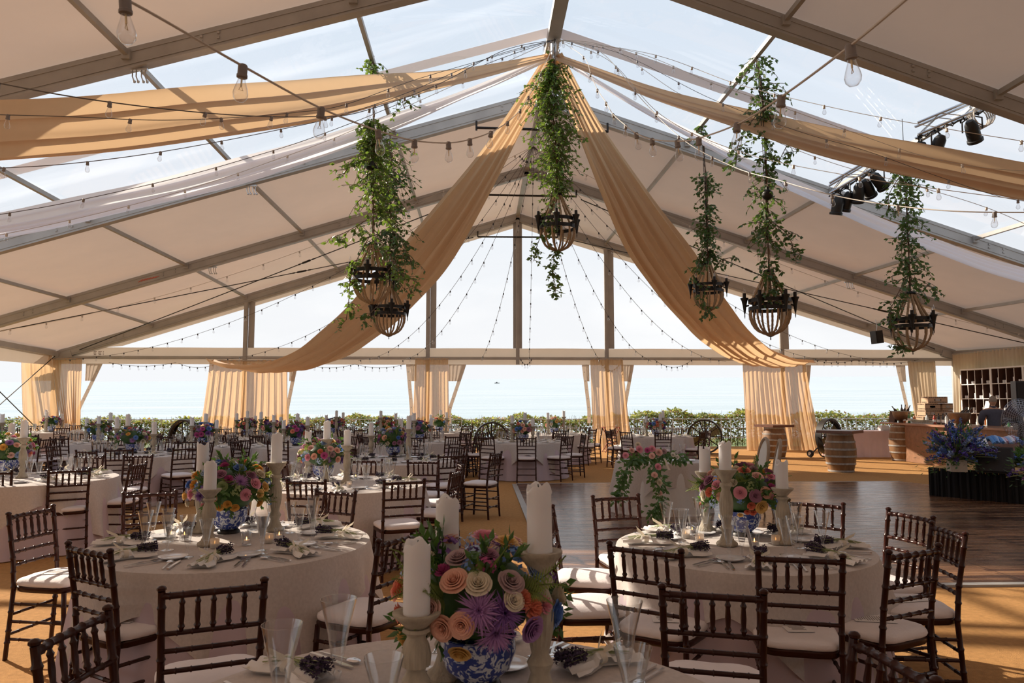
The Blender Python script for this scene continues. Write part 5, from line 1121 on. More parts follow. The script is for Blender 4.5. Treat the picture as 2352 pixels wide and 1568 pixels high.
FC = dict(peach=(.86, .50, .38), coral=(.82, .30, .20), cream=(.78, .70, .56), pink=(.82, .38, .47), blush=(.84, .56, .50), mauve=(.42, .20, .30), dusk=(.50, .36, .38), yellow=(.84, .58, .22), gold=(.80, .45, .10), lilac=(.42, .22, .48), purple=(.22, .10, .34), blue=(.16, .30, .66), pale=(.42, .54, .76), magenta=(.55, .10, .30), white=(.80, .78, .72), green=(.30, .38, .16))
FM = {k: mat('petal_'+k, c, .6, transl=.22, var=.12, vscale=9, tcol=tuple(min(1, x*1.2) for x in c)) for k, c in FC.items()}
FW_ = {'rose': [mk_rose(i).mesh('rose', FM['peach']) for i in range(2)], 'mum': [mk_mum(5).mesh('chrysanthemum', FM['lilac'], False)], 'carn': [mk_carn(6).mesh('carnation', FM['coral'])], 'hyd': [mk_cluster(7).mesh('hydrangea', FM['blue'], False)]}
FN = {'rose': 'rose', 'mum': 'chrysanthemum', 'carn': 'carnation', 'hyd': 'blossom_cluster'}
SPR = {'fern': [mk_spray(8, 'fern').mesh('fern', FERN, False), mk_spray(9, 'fern').mesh('fern', FERN, False)], 'leaf': [mk_spray(10, 'leaf').mesh('leaf', LEAFD, False), mk_spray(12, 'leaf').mesh('leaf', LEAFD, False)]}
def chinoise():
    m = bpy.data.materials.new('blue_white_porcelain'); m.use_nodes = True; nt = m.node_tree; p = nt.nodes['Principled BSDF']; p.inputs['Roughness'].default_value = .12
    t = N(nt, 'ShaderNodeTexCoord'); v = N(nt, 'ShaderNodeTexNoise'); v.inputs['Scale'].default_value = 34; v.inputs['Detail'].default_value = 5; v.inputs['Distortion'].default_value = 1.5; r = N(nt, 'ShaderNodeValToRGB')
    r.color_ramp.elements[0].position = .50; r.color_ramp.elements[0].color = (.03, .06, .30, 1); r.color_ramp.elements[1].position = .55; r.color_ramp.elements[1].color = (.62, .68, .78, 1)
    nt.links.new(t.outputs['Object'], v.inputs[0]); nt.links.new(v.outputs[0], r.inputs[0]); nt.links.new(r.outputs[0], p.inputs['Base Color']); return m
PORC = chinoise()
bb = MB(); bb.lathe([(0, .022), (.055, .022), (.060, .026), (.10, .06), (.118, .11), (.116, .15), (.120, .158), (.112, .160), (.108, .13), (.06, .05), (0, .045)], 28); BOWLM = bb.mesh('bowl', PORC)
bs_ = MB(); bs_.lathe([(0, 0), (.075, 0), (.072, .012), (.06, .022), (0, .022)], 20); BSTM = bs_.mesh('bowl_foot', IRON)
def orient(o, p, n, s_, spin):
    q = n.to_track_quat('Z', 'Y'); o.rotation_mode = 'QUATERNION'; from mathutils import Quaternion
    o.rotation_quaternion = q @ Quaternion((0, 0, 1), spin); o.location = p; o.scale = (s_, s_, s_)
def arrangement(c, w, h, seed, phrase, n=26, px=(), ferns=8, leaves=12, ztab=ZT, look='mixed flower arrangement', pal=None, sz=.036, bowl=True):
    """c: centre on the table; w half width, h dome half height"""
    r = random.Random(seed); zc = ztab+.16+h*.62; root = thing('flower_arrangement', uniq(look+' on the '+phrase), 'flowers', (c[0], c[1], ztab+.13), 0, 'centrepiece flowers'); O = V((c[0], c[1], zc)); off = V((0, 0, zc-ztab-.13))
    if bowl:
        b_ = thing('porcelain_bowl', uniq('blue and white porcelain bowl on the '+phrase), 'bowl', (c[0], c[1], ztab+.002), 0, 'blue and white porcelain bowls'); put('bowl_body', BOWLM, b_, None, (0, 0, seed)); put('dark_foot', BSTM, b_)
    used = []
    def put_f(kind, col, d, s_):
        me = r.choice(FW_[kind]); o = inst(FN[kind], me, FM[col], parent=root); k = {'rose': 1.08, 'mum': 1.55, 'carn': .9, 'hyd': 1.15}[kind]; p = off+V((d.x*w, d.y*w, d.z*h))*.93; n_ = V((d.x/w, d.y/w, d.z/h)).normalized(); n_ = (n_+V((0, -.0, .15))).normalized(); orient(o, p-n_*sz*k*s_*.3, n_, sz*k*s_, r.uniform(0, 6))
    for a, b2, kind, col, s_ in px:
        rd = ray(a, b2).normalized(); oc = CAM-O; A_ = (rd.x/w)**2+(rd.y/w)**2+(rd.z/h)**2; B_ = 2*(oc.x*rd.x/w**2+oc.y*rd.y/w**2+oc.z*rd.z/h**2); C_ = (oc.x/w)**2+(oc.y/w)**2+(oc.z/h)**2-1; disc = B_*B_-4*A_*C_
        t = (-B_-math.sqrt(disc))/(2*A_) if disc > 0 else -B_/(2*A_); q = oc+rd*t; d = V((q.x/w, q.y/w, q.z/h)); 
        if disc <= 0: pass
        put_f(kind, col, d, s_); used.append(d.normalized())
    pal = pal or ['peach', 'pink', 'blush', 'mauve', 'lilac', 'coral', 'yellow', 'cream', 'dusk', 'gold', 'blue', 'pale', 'magenta']; tries = 0; k = 0
    while k < n and tries < n*30:
        tries += 1; a = r.uniform(0, 2*PI); z = r.uniform(-.35, 1); s_ = math.sqrt(1-z*z); d = V((s_*math.cos(a), s_*math.sin(a), z))
        if any((d-u_).length < .28 for u_ in used): continue
        used.append(d); k += 1; kind = r.choices(('rose', 'carn', 'hyd', 'mum'), (9, 3, 3, 1))[0]; col = r.choice(pal)
        if kind == 'hyd': col = r.choice(('blue', 'pale', 'purple', 'green', 'magenta'))
        if kind == 'mum': col = r.choice(('lilac', 'purple'))
        put_f(kind, col, d, r.uniform(.85, 1.15))
    mb = MB(); mb.ball(tuple(off), 1, 14, 9, (w*.68, w*.68, h*.68)); mb.build('foliage_core', LEAFD, root)
    for i in range(leaves):
        a = r.uniform(0, 2*PI); z = r.uniform(-.5, .9); s_ = math.sqrt(1-z*z); d = V((s_*math.cos(a), s_*math.sin(a), z)); o = put('leaf_sprig', r.choice(SPR['leaf']), root); orient(o, off+V((d.x*w, d.y*w, d.z*h))*.7, (d+V((0, 0, -.1))).normalized(), r.uniform(.10, .15), r.uniform(0, 6))
    for i in range(ferns):
        a = r.uniform(0, 2*PI); z = r.uniform(-.35, .75); s_ = math.sqrt(1-z*z); d = V((s_*math.cos(a), s_*math.sin(a), z)); o = put('fern_frond', r.choice(SPR['fern']), root); orient(o, off+V((d.x*w, d.y*w, d.z*h))*.75, (d+V((0, 0, -.05))).normalized(), r.uniform(.13, .22), r.uniform(0, 6))
    return root
# ---------------------------------------------------------------- candlesticks and candles
def stick(H):
    b = MB(); f = H; pr = [(0, 0), (.062, 0), (.066, .010), (.060, .020), (.045, .030), (.036, .050), (.028, .075), (.036, .095), (.040, .105), (.034, .115), (.026, .130), (.030, .150), (.040, .36*f+.04), (.043, .50*f+.03), (.036, .60*f+.03), (.026, .66*f+.03), (.028, .69*f+.03), (.040, .72*f+.03), (.036, .75*f+.03), (.025, .78*f+.02), (.030, .86*f), (.048, .92*f), (.062, .96*f), (.068, .985*f), (.068, f), (.052, f), (.045, f-.006), (0, f-.006)]
    fl = MB(); P = []
    for (r0, z0), (r1, z1) in zip(pr, pr[1:]):
        P.append((r0, z0))
        if z1-z0 > .03:
            for q in (.25, .5, .75): P.append((r0+(r1-r0)*q, z0+(z1-z0)*q))
    P.append(pr[-1]); b.lathe(P, 32, flute=1, fr=(.14, .64*f+.03)); return b.mesh('candlestick', STONE)
STK = {h: stick(h) for h in (.29, .34, .37, .40, .43, .46, .49)}
def candle(H, seed, r0=.038):
    r = random.Random(seed); ph = [r.uniform(0, 6.28) for _ in range(3)]; b = MB(); rows = [(0, 0), (r0, 0), (r0, H*.5), (r0*.99, H*.85), (r0*1.02, H*.95), (r0*.97, H), (r0*.80, H-.003), (r0*.6, H-.02), (0, H-.024)]
    def fn(u, v):
        k = round(u*8); rr, z = rows[k]; a = 2*PI*v
        if k in (4, 5, 6): z += .010*math.sin(2*a+ph[0])+.006*math.sin(5*a+ph[1])-.004; rr *= 1+.04*math.sin(3*a+ph[2])
        return (rr*math.cos(a), rr*math.sin(a), z)
    b.grid(fn, 8, 26, True); return b.mesh('candle', WAX)
wk = MB(); wk.tube([(0, 0, -.024), (0.002, 0, -.008), (.004, 0, .002)], .0018, 5); WICK = wk.mesh('wick', BLACK)
CAND = {(h, s_): candle(h, s_) for h in (.17, .20) for s_ in (1, 2, 3)}
def candlestick(x, y, h, ch, seed, phrase, who, ztab=ZT, r_=1.0, tilt=0):
    o = put('candlestick', STK[h], None, (x, y, ztab+.001)); tag(o, uniq('%s turned grey candlestick on the %s' % (who, phrase)), 'candlestick', 'turned candlesticks')
    c = put('pillar_candle', CAND[(ch, seed % 3+1)], None, (x, y, ztab+h-.004), (0, tilt, seed), (r_, r_, 1)); tag(c, uniq('white candle on the %s candlestick, %s' % (who, phrase)), 'candle', 'white pillar candles'); put('wick', WICK, c, (0, 0, ch))
def trio(c, phrase, seed, sc=1.0, ztab=ZT, ch=.17):
    r = random.Random(seed); a0 = r.uniform(0, 2); hs = [.34, .46, .40]; r.shuffle(hs); who = {.34: 'shortest', .46: 'tallest', .40: 'middle height'}
    for k in range(3): a = a0+2*PI*k/3; candlestick(c[0]+.26*math.cos(a), c[1]+.26*math.sin(a), hs[k], ch, seed+k, phrase, who[hs[k]], ztab)
# ---------------------------------------------------------------- glass, votives, china, cutlery, napkins
def wine(h, r1, seed=0, seg=20):
    b = MB(); b.lathe([(0, .001), (.034, .0), (.036, .002), (.012, .007), (.006, .014), (.0075, .03), (.011, .042), (.006, .052), (.009, .064), (.012, .072), (.016, .085), (r1*.62, h*.68), (r1, h), (r1-.0012, h), (r1*.62-.0014, h*.68), (.0145, .088), (0, .080)], seg, cap=False); return b.mesh('wine_glass', GLASS)
GL = [wine(.235, .045), wine(.205, .041)]; GLF = [wine(.235, .045, seg=10), wine(.205, .041, seg=10)]
vt = MB(); vt.lathe([(0, .003), (.028, .002), (.030, .008), (.026, .03), (.034, .075), (.032, .075), (.0245, .03), (.027, .012), (0, .010)], 18, cap=False); VOT = vt.mesh('votive', GLASS)
vf = MB(); vf.lathe([(0, 0), (.026, 0), (.027, .055), (.025, .055), (.024, .006), (0, .006)], 18); VOF = vf.mesh('frosted_votive', mat('frosted_glass', (.75, .72, .68), .5, transl=.5, transp=.3))
tl = MB(); tl.lathe([(0, 0), (.019, 0), (.019, .02), (.017, .018), (0, .017)], 14); TLM = tl.mesh('tealight', WAX)
fm = MB(); fm.lathe([(0, .018), (.0035, .024), (.003, .03), (0, .040)], 8); FLM = fm.mesh('flame', FLAME)
pl = MB(); pl.lathe([(0, .006), (.045, .004), (.052, .0), (.058, .002), (.078, .012), (.080, .014), (.076, .015), (.055, .007), (0, .009)], 28); PLM = pl.mesh('plate', CHINA)
pl2 = MB(); pl2.lathe([(0, .006), (.075, .004), (.08, .0), (.09, .002), (.13, .015), (.134, .018), (.128, .018), (.085, .008), (0, .009)], 32); PLL = pl2.mesh('dinner_plate', CHINA)
def fork():
    b = MB(); b.beam((0, -.10, .004), (0, .01, .006), .012, .003); b.beam((0, .01, .006), (0, .055, .005), .007, .003); b.beam((0, .055, .005), (0, .08, .006), .024, .003)
    for i in range(4): b.beam((-.0095+.0063*i, .08, .006), (-.0095+.0063*i, .115, .010), .0032, .002)
    b.sm = False; return b.mesh('fork', SILV)
def knife():
    b = MB(); b.beam((0, -.11, .005), (0, 0, .005), .013, .006); b.prism([(-.008, 0, .003), (.006, 0, .003), (.010, .08, .003), (.002, .12, .003), (-.006, .10, .003)], .003); b.sm = False; return b.mesh('knife', SILV)
def spoon():
    b = MB(); b.beam((0, -.10, .004), (0, .04, .006), .009, .003); b.ball((0, .07, .008), .02, 12, 6, (.95, 1.5, .28)); return b.mesh('spoon', SILV)
FK, KN, SPN = fork(), knife(), spoon()
def napkin():
    b = MB()
    def f(u, v):
        x = (u-.5)*.30; pin = .32+.68*min(1, abs(x)/.10); y = (v-.5)*.15*pin; z = .012+.016*math.sin(v*PI)*(1.2-.5*abs(x)/.15)+.008*math.sin(v*22+u*4)*min(1, abs(x)/.08)+(.018 if abs(x) < .03 else 0)
        return (x, y, z)
    b.grid(f, 24, 14); b.grid(lambda u, v: ((u-.5)*.26, (v-.5)*.12*(.4+.6*min(1, abs(u-.5)*3)), .004), 12, 6); return b.mesh('napkin', SAT)
def ribbon():
    b = MB(); b.grid(lambda u, v: (-.012+.024*u, .035*math.cos(2*PI*v), .026+.022*math.sin(2*PI*v)), 2, 14, True)
    for s_ in (-1, 1):
        b.grid(lambda u, v: (.012+.05*math.sin(PI*u)*1.0*(1 if s_ > 0 else .8)+(v-.5)*.012, s_*(.012+.05*u*(1-u)*3.2), .050+.035*math.sin(PI*u)+(v-.5)*.022), 10, 2)
        b.grid(lambda u, v: (.01+.13*u+.02*math.sin(3*u), s_*(.01+.05*u)+(v-.5)*.024, .045-.043*u+.01*math.sin(8*u)), 8, 2)
    return b.mesh('ribbon_bow', RIB)
def lavs():
    r = random.Random(4); a = MB(); f = MB()
    for i in range(16):
        y = r.uniform(-.012, .012); z = .046+r.uniform(-.006, .008); s_ = r.uniform(-.10, .10); e_ = V((-.15, y+s_*.35, z+r.uniform(-.01, .02))); q = V((.11, y-s_*.30, z-.02)); a.tube([q, (0, y*.5, z), e_], .0013, 3, False)
        for k in range(9):
            t = k/8; c = V((0, y*.5, z)).lerp(e_, .45+.6*t)
            for h in range(4): d = V((r.uniform(-.6, .3), r.uniform(-1, 1), r.uniform(-1, 1))).normalized(); leaf_to(f, c, d, V((0, 0, 1)), .013, .5)
    return a.mesh('stems', STEMG), f.mesh('florets', LAV, False)
NAP, RBN = napkin(), ribbon(); LVS, LVF = lavs()
def setting(c, R_, ang, phrase, lv=2, seed=0, ztab=ZT, where=None, glasses=True):
    """one place at the table: napkin with ribbon, lavender, plates, cutlery, glasses"""
    r = random.Random(seed*31+int(ang*100)); u_ = V((math.cos(ang), math.sin(ang), 0)); t = V((-u_.y, u_.x, 0)); O = V((c[0], c[1], ztab+.001)); w_ = where or sector(c, O+u_); ph = ', %s place, %s' % (w_, phrase)
    rz = math.atan2(u_.y, u_.x); P_ = lambda a, b_, dz=0: tuple(O+u_*a+t*b_+V((0, 0, dz)))
    j = lambda s_: r.uniform(-s_, s_)
    n = put('linen_napkin', NAP, None, P_(R_-.19+j(.02), j(.03), .002), (0, 0, rz+j(.35))); tag(n, uniq('folded white napkin with ribbon'+ph), 'napkin', 'napkins tied with lavender'); put('ribbon_bow', RBN, n)
    if lv >= 1:
        l_ = put('lavender_bundle', LVS, None, tuple(n.location), n.rotation_euler); tag(l_, uniq('dried lavender bundle'+ph), 'lavender', 'lavender bundles'); put('florets', LVF, l_)
        q = P_(R_-.36+j(.02), .20+j(.03)); tag(put('side_plate', PLM, None, q), uniq('small white plate'+ph), 'plate', 'small white plates')
    if lv >= 2:
        q = P_(R_-.16, .20); o = put('dinner_fork', FK, None, q, (0, 0, rz+PI/2+j(.08))); tag(o, uniq('outer silver fork'+ph), 'fork', 'silver forks')
        o = put('dinner_fork', FK, None, P_(R_-.17, .165), (0, 0, rz+PI/2+j(.08))); tag(o, uniq('inner silver fork'+ph), 'fork', 'silver forks')
        o = put('dinner_knife', KN, None, P_(R_-.17, -.17), (0, 0, rz+PI/2+j(.06))); tag(o, uniq('silver dinner knife'+ph), 'knife', 'silver knives')
        o = put('soup_spoon', SPN, None, P_(R_-.17, -.205), (0, 0, rz+PI/2+j(.08))); tag(o, uniq('silver soup spoon'+ph), 'spoon', 'silver spoons')
    if not glasses: return
    g = GL if lv >= 1 else GLF
    o = put('wine_glass', g[0], None, P_(R_-.34+j(.03), -.14+j(.02)), (0, 0, j(3))); tag(o, uniq('taller flared wine glass'+ph), 'glass', 'tall flared glasses')
    o = put('water_glass', g[1], None, P_(R_-.42+j(.03), -.06+j(.02)), (0, 0, j(3))); tag(o, uniq('shorter flared water glass'+ph), 'glass', 'short flared glasses')
def votive(p, frosted, label):
    root = thing('votive_holder', uniq(label), 'candle holder', p, 0, 'votive candles'); put('glass_cup', VOF if frosted else VOT, root)
    t_ = put('tealight', TLM, None, (p[0], p[1], p[2]+(.007 if frosted else .012))); tag(t_, uniq('tealight in the '+label), 'candle', 'tealights in the votive cups'); put('flame', FLM, t_)
# ================================================================ the tables, nearest first
def onT(px, py): return onz(px, py, ZT)
T0 = (CAM.x+.09+(1176-1176)/FPX*1.95 - .0, 1.93); q = onT(1062, 1455); T0 = (q.x-.02, q.y-.88)
PH0 = 'foreground table'; round_table(T0, .88, PH0, 0, 0)
q = onT(524, 1243); T1 = (q.x+.03, q.y+.0); PH1 = 'front left table'; round_table(T1, .84, PH1, 1.0, 1)
q = onT(1703, 1252); T2 = (q.x, q.y); PH2 = 'front right table'; round_table(T2, .755, PH2, 2.0, 2)
q = onT(785, 1110); T3 = (q.x, q.y); PH3 = 'table behind the front left one'; round_table(T3, .88, PH3, 3.0, 0)
q = onT(905, 1056); T4 = (q.x, q.y); PH4 = 'third table along the aisle'; round_table(T4, .88, PH4, .5, 1)
q = onT(70, 1097); T5 = (q.x, q.y); PH5 = 'left edge table'; round_table(T5, .90, PH5, 1.5, 2)
q = onT(298, 1044); T6 = (q.x, q.y+.1); PH6 = 'table behind the left edge one'; round_table(T6, .90, PH6, 2.5, 0)
# chairs, front left table
c1 = post_chair((36, 1177), (108, 1163), T1, 'dark chair at the far left corner of the photo front, facing the front left table')
c2 = post_chair((150, 1243), (262, 1268), T1, 'near left chair of the front left table, with a card on its seat', .8); 
c3 = post_chair((396, 1350), (585, 1332), T1, 'dark chair with its back to the camera in front of the front left table', .9)
c4 = post_chair((874, 1241), (963, 1217), T1, 'dark chair at the right side of the front left table', .6)
c5 = post_chair((719, 1122), (825, 1131), T1, 'dark chair at the far right of the front left table, beside the tall candlestick', .5)
c6 = post_chair((290, 1130), (400, 1128), T1, 'dark chair at the far left of the front left table, mostly behind glasses', .5)
c7 = post_chair((100, 1471), (232, 1399), T0, 'dark chair cut by the bottom edge at lower left', .8)
c8 = post_chair((1983, 1470), (2121, 1547), T0, 'dark chair cut by the bottom edge at lower right', .8)
menu(c2, 'printed card on the near left chair of the front left table'); menu(c1, 'printed card on the seat of the leftmost front chair')
# chairs, front right table
d1 = post_chair((1404, 1247), (1560, 1263), T2, 'dark chair at the near left of the front right table, upper of two', .8)
d2 = post_chair((1550, 1336), (1728, 1370), T0, 'dark chair left of centre in front of the front right table, facing the foreground table', .5)
DD = (T2[0], T2[1]+.1)
d2.rotation_euler.z = math.atan2(.96, .28)-PI/2; m_ = (onz(1550, 1336, .915)+onz(1728, 1370, .915))/2; d2.location = (m_.x+.28*.245, m_.y+.96*.245, 0); d2['label'] = uniq('lowest dark chair before the front right table, left of the central one')
d3 = post_chair((1750, 1269), (1926, 1277), T2, 'dark chair squarely facing the front right table, back to the camera', .9)
d4 = post_chair((2048, 1265), (2149, 1253), T2, 'near right chair of the front right table, with a card on its seat', .7)
d5 = chair_at((onz(2090, 1385, .49).x-.02, onz(2090, 1385, .49).y), (-1, .12, 0), 'rightmost dark chair of the front right table, seen from the side')
d6 = post_chair((2048, 1170), (2135, 1186), T2, 'dark chair at the far right of the front right table, on the dance floor edge', .6)
d7 = post_chair((1819, 1148), (1928, 1156), T2, 'dark chair behind the flowers of the front right table', .8)
d8 = post_chair((1367, 1139), (1461, 1136), T2, 'reddish chair at the far left of the front right table, on the dance floor', .8)
p = onz(1348, 1322, .49); d9 = chair_at((p.x, p.y), (.97, -.2, 0), 'sunlit chair left of the front right table, farther of two')
p = onz(1345, 1386, .49); d10 = chair_at((p.x, p.y), (.98, .1, 0), 'chair left of the front right table, nearer of two, partly behind a candle')
for ch, l_, a in ((d1, 'printed card on the upper near left chair of the front right table', .5), (d3, 'printed card on the seat of the chair squarely before the front right table', .2), (d4, 'printed card on the near right chair of the front right table', .9), (d5, 'printed card on the rightmost chair of the front right table', .3)): menu(ch, l_, a)
# chairs, tables behind
for a, c, t, l_, w_ in (((651, 1100), (756, 1103), T3, 'near side chair of the table right behind the front left table, left one', .7), ((886, 1103), (972, 1101), T3, 'near right chair of the table right behind the front left table', .6), ((1020, 1088), (1073, 1075), T3, 'right side chair of the table right behind the front left table', .3), ((1035, 1068), (1078, 1062), T3, 'far right chair of the table right behind the front left table', .3),
    ((945, 1057), (999, 1058), T4, 'near side chair of the third table back along the aisle', .7), ((1005, 1045), (1067, 1043), T4, 'near right chair of the third table back along the aisle', .6), ((1133, 1042), (1146, 1036), T4, 'dark chair seen from the side alone in the aisle', .0), ((1052, 1030), (1094, 1027), T4, 'right side chair of the third table back along the aisle', .3), ((435, 1069), (530, 1058), T3, 'left side chair of the table right behind the front left table', .2),
    ((107, 1079), (211, 1075), T5, 'near side chair of the table at the left edge, back to the camera', .8), ((-75, 1084), (28, 1080), T5, 'near left chair of the left edge table, cut off by the photo edge', .8), ((293, 1066), (342, 1061), T5, 'right side chair of the table at the left edge, nearer of two', .3), ((290, 1046), (345, 1043), T5, 'far right chair of the table at the left edge', .3),
    ((162, 1033), (235, 1036), T6, 'near side chair of the left table behind the edge one, left of two', .7), ((240, 1031), (307, 1030), T6, 'near side chair of the left table behind the edge one, right of two', .7), ((397, 1029), (455, 1027), T6, 'right side chair of the left table behind the edge one', .5)):
    post_chair(a, c, t, l_, w_)
def ring(c, R_, phrase, skip=(), far=True, a0=0, pull=.12, jit=.12, seed=1, n=8):
    r = random.Random(seed); 
    for k in range(n):
        a = -PI/2+k*2*PI/n+a0
        if DIR[k] in skip: continue
        aa = a+r.uniform(-jit, jit); u_ = V((math.cos(aa), math.sin(aa), 0)); p = V((c[0], c[1], 0))+u_*(R_+pull+r.uniform(-.03, .08)); f = -u_+V((-u_.y, u_.x, 0))*r.uniform(-.15, .15)
        chair_at(p, f, 'dark chair at the %s side of the %s' % (DIR[k], phrase), far)
ring(T3, .88, PH3, ('near', 'near right', 'right', 'far right', 'left', 'near left'), seed=3)
ring(T4, .88, PH4, ('near', 'near right', 'right'), seed=4); ring(T5, .9, PH5, ('near', 'near left', 'right', 'far right', 'near right'), seed=5); ring(T6, .9, PH6, ('near', 'near left', 'near right', 'right'), seed=6)
# settings on the near tables
for k in range(8): 
    a = -PI/2+k*PI/4
    if k in (2, 3, 4, 5, 6): setting(T0, .88, a+(.06 if k != 4 else -.2), PH0, 2, 1, where=DIR[k], glasses=False)
    setting(T1, .84, a+.12, PH1, 2, 2, where=DIR[k]); setting(T2, .76, a-.15, PH2, 2, 3, where=DIR[k]); setting(T3, .88, a+.1, PH3, 2 if k in (0, 1, 2, 7) else 1, 4, where=DIR[k])
    setting(T4, .88, a, PH4, 1, 5); setting(T5, .90, a, PH5, 1, 6); setting(T6, .90, a, PH6, 1, 7)
# foreground glasses that stand large in the picture
for px, py, D, k, l_ in ((645, 1568, 2.12, 0, 'large flared wine glass at the lower left of the foreground table'), (775, 1540, 2.38, 0, 'large flared wine glass left of the foreground flowers'), (1436, 1540, 2.32, 0, 'flared wine glass right of the foreground flowers, behind another'), (1455, 1640, 2.0, 1, 'flared water glass at the right of the foreground table'), (880, 1640, 1.95, 1, 'flared water glass just left of the near left candlestick')):
    q = at(px, py, D); o = put('wine_glass', GL[k], None, (q.x, q.y, ZT+.001)); tag(o, uniq(l_), 'glass', 'tall flared glasses')
    o.scale = (1.25, 1.25, 1.15)
# foreground centrepiece
C0 = at(1098, 1450, 2.38); 
arrangement((C0.x, C0.y), .26, .185, 3, PH0, 44, [(1040, 1335, 'rose', 'peach', 1.05), (1098, 1341, 'rose', 'cream', 1.0), (1178, 1336, 'rose', 'dusk', 1.0), (1100, 1405, 'mum', 'lilac', 1.15), (1168, 1412, 'mum', 'purple', 1.05), (1213, 1376, 'carn', 'coral', 1), (1236, 1397, 'carn', 'coral', 1.1), (1012, 1446, 'rose', 'peach', .95), (1058, 1440, 'rose', 'peach', .95), (1054, 1505, 'rose', 'yellow', .85), (1008, 1303, 'carn', 'magenta', .8), (1050, 1280, 'rose', 'dusk', .95), (1090, 1262, 'hyd', 'pale', .9), (1120, 1290, 'hyd', 'magenta', .8), (1080, 1290, 'hyd', 'blue', .8), (925, 1310, 'hyd', 'pale', .8), (1125, 1272, 'rose', 'mauve', .8), (985, 1400, 'rose', 'blush', .8), (1268, 1390, 'carn', 'pink', .9), (925, 1420, 'carn', 'coral', .8), (1278, 1322, 'hyd', 'purple', .7), (920, 1470, 'rose', 'yellow', .9), (940, 1360, 'hyd', 'magenta', .6), (1185, 1380, 'rose', 'cream', .8)], 7, 10, look='large pastel flower arrangement', sz=.036)
def candle_px(px, ytop, D, h, ch, seed, who, phrase, tilt=0, r_=1.0):
    q = at(px, ytop, D); candlestick(q.x, q.y, h, ch, seed, phrase, who, tilt=tilt, r_=r_)
candle_px(957, 1390, 2.15, .29, .20, 1, 'near left', PH0, .0, 1.0); candle_px(1240, 1258, 2.28, .43, .20, 2, 'tallest, right', PH0, .03, 1.0); candle_px(1027, 1275, 2.46, .37, .20, 4, 'rear', PH0, .0, 1.0)
# front left centrepiece
q = onT(525, 1222); arrangement((q.x, q.y), .27, .20, 5, PH1, 46, [(555, 1103, 'mum', 'lilac', 1.1), (590, 1110, 'rose', 'pink', 1), (566, 1137, 'rose', 'pink', 1), (601, 1135, 'rose', 'yellow', .85), (600, 1155, 'rose', 'gold', .8), (510, 1117, 'rose', 'green', .9), (525, 1097, 'carn', 'magenta', 1), (505, 1088, 'rose', 'mauve', 1), (522, 1160, 'rose', 'gold', .7), (540, 1168, 'rose', 'gold', .75), (503, 1167, 'rose', 'gold', .7), (450, 1115, 'hyd', 'blue', .9), (420, 1140, 'rose', 'yellow', .9), (425, 1158, 'rose', 'cream', .7), (452, 1140, 'mum', 'purple', .8), (613, 1118, 'rose', 'yellow', .9), (630, 1152, 'hyd', 'blue', .9), (462, 1165, 'carn', 'pink', .7), (580, 1090, 'rose', 'mauve', .9)], 12, 22, look='round flower arrangement with a lilac chrysanthemum')
for px, py, h, ch, sd_, who in ((478, 1252, .34, .17, 1, 'front'), (631, 1218, .46, .20, 2, 'tallest, right'), (460, 1222, .40, .20, 3, 'rear left')): q = onT(px, py); candlestick(q.x, q.y, h, ch, sd_, PH1, who)
for px, py, f, l_ in ((423, 1240, 0, 'clear votive left of the front candlestick on the front left table'), (566, 1252, 0, 'clear votive right of the bowl on the front left table'), (618, 1246, 1, 'frosted votive near the tall candlestick of the front left table'), (641, 1240, 0, 'rightmost small clear votive on the front left table'), (493, 1258, 1, 'frosted votive beside the front candlestick on the front left table'), (392, 1238, 0, 'leftmost clear votive on the front left table'), (610, 1212, 0, 'far clear votive behind the bowl on the front left table')): q = onT(px, py); votive((q.x, q.y, ZT+.001), f, l_)
# front right centrepiece
q = onT(1706, 1228); arrangement((q.x, q.y), .27, .19, 7, PH2, 46, [(1622, 1130, 'carn', 'coral', 1.1), (1642, 1113, 'rose', 'pink', .9), (1655, 1140, 'rose', 'peach', 1), (1700, 1132, 'rose', 'pink', 1.05), (1737, 1140, 'rose', 'mauve', 1.05), (1762, 1132, 'rose', 'peach', 1.0), (1752, 1165, 'rose', 'yellow', 1.1), (1728, 1165, 'carn', 'coral', .9), (1718, 1180, 'carn', 'coral', .7), (1733, 1182, 'carn', 'coral', .7), (1700, 1185, 'rose', 'yellow', .5), (1700, 1148, 'hyd', 'blue', .7), (1605, 1134, 'hyd', 'pale', .7), (1632, 1158, 'hyd', 'pale', .8), (1604, 1163, 'carn', 'coral', .8), (1725, 1115, 'hyd', 'green', 1), (1785, 1160, 'hyd', 'blue', 1), (1800, 1172, 'hyd', 'pale', .7), (1612, 1152, 'rose', 'cream', .8)], 13, 20, look='wide flower arrangement with ferns at its left')
for px, py, h, ch, sd_, who in ((1670, 1252, .46, .17, 1, 'tallest, front'), (1800, 1248, .34, .17, 2, 'right hand'), (1622, 1220, .40, .17, 3, 'rear left')): q = onT(px, py); candlestick(q.x, q.y, h, ch, sd_, PH2, who)
for px, py, f, l_ in ((1607, 1247, 1, 'frosted votive left of the tall candlestick on the front right table'), (1575, 1235, 1, 'second frosted votive farther left on the front right table'), (1782, 1250, 1, 'frosted votive by the right hand candlestick of the front right table'), (1733, 1256, 0, 'lit votive beside the card frame, front right table'), (1590, 1228, 0, 'clear votive among the glasses on the front right table')): q = onT(px, py); votive((q.x, q.y, ZT+.001), f, l_)
q = onT(1722, 1262); root = thing('table_number_frame', 'narrow silver card frame leaning beside the bowl on the front right table', 'frame', q, 1.2); b = MB(); b.box((0, 0, .065), (.10, .012, .13), rot=Matrix.Rotation(-.2, 3, 'X')); b.build('frame', SILV, root, False); b = MB(); b.box((0, -.008, .065), (.08, .002, .11), rot=Matrix.Rotation(-.2, 3, 'X')); b.build('card', PAPER, root, False)
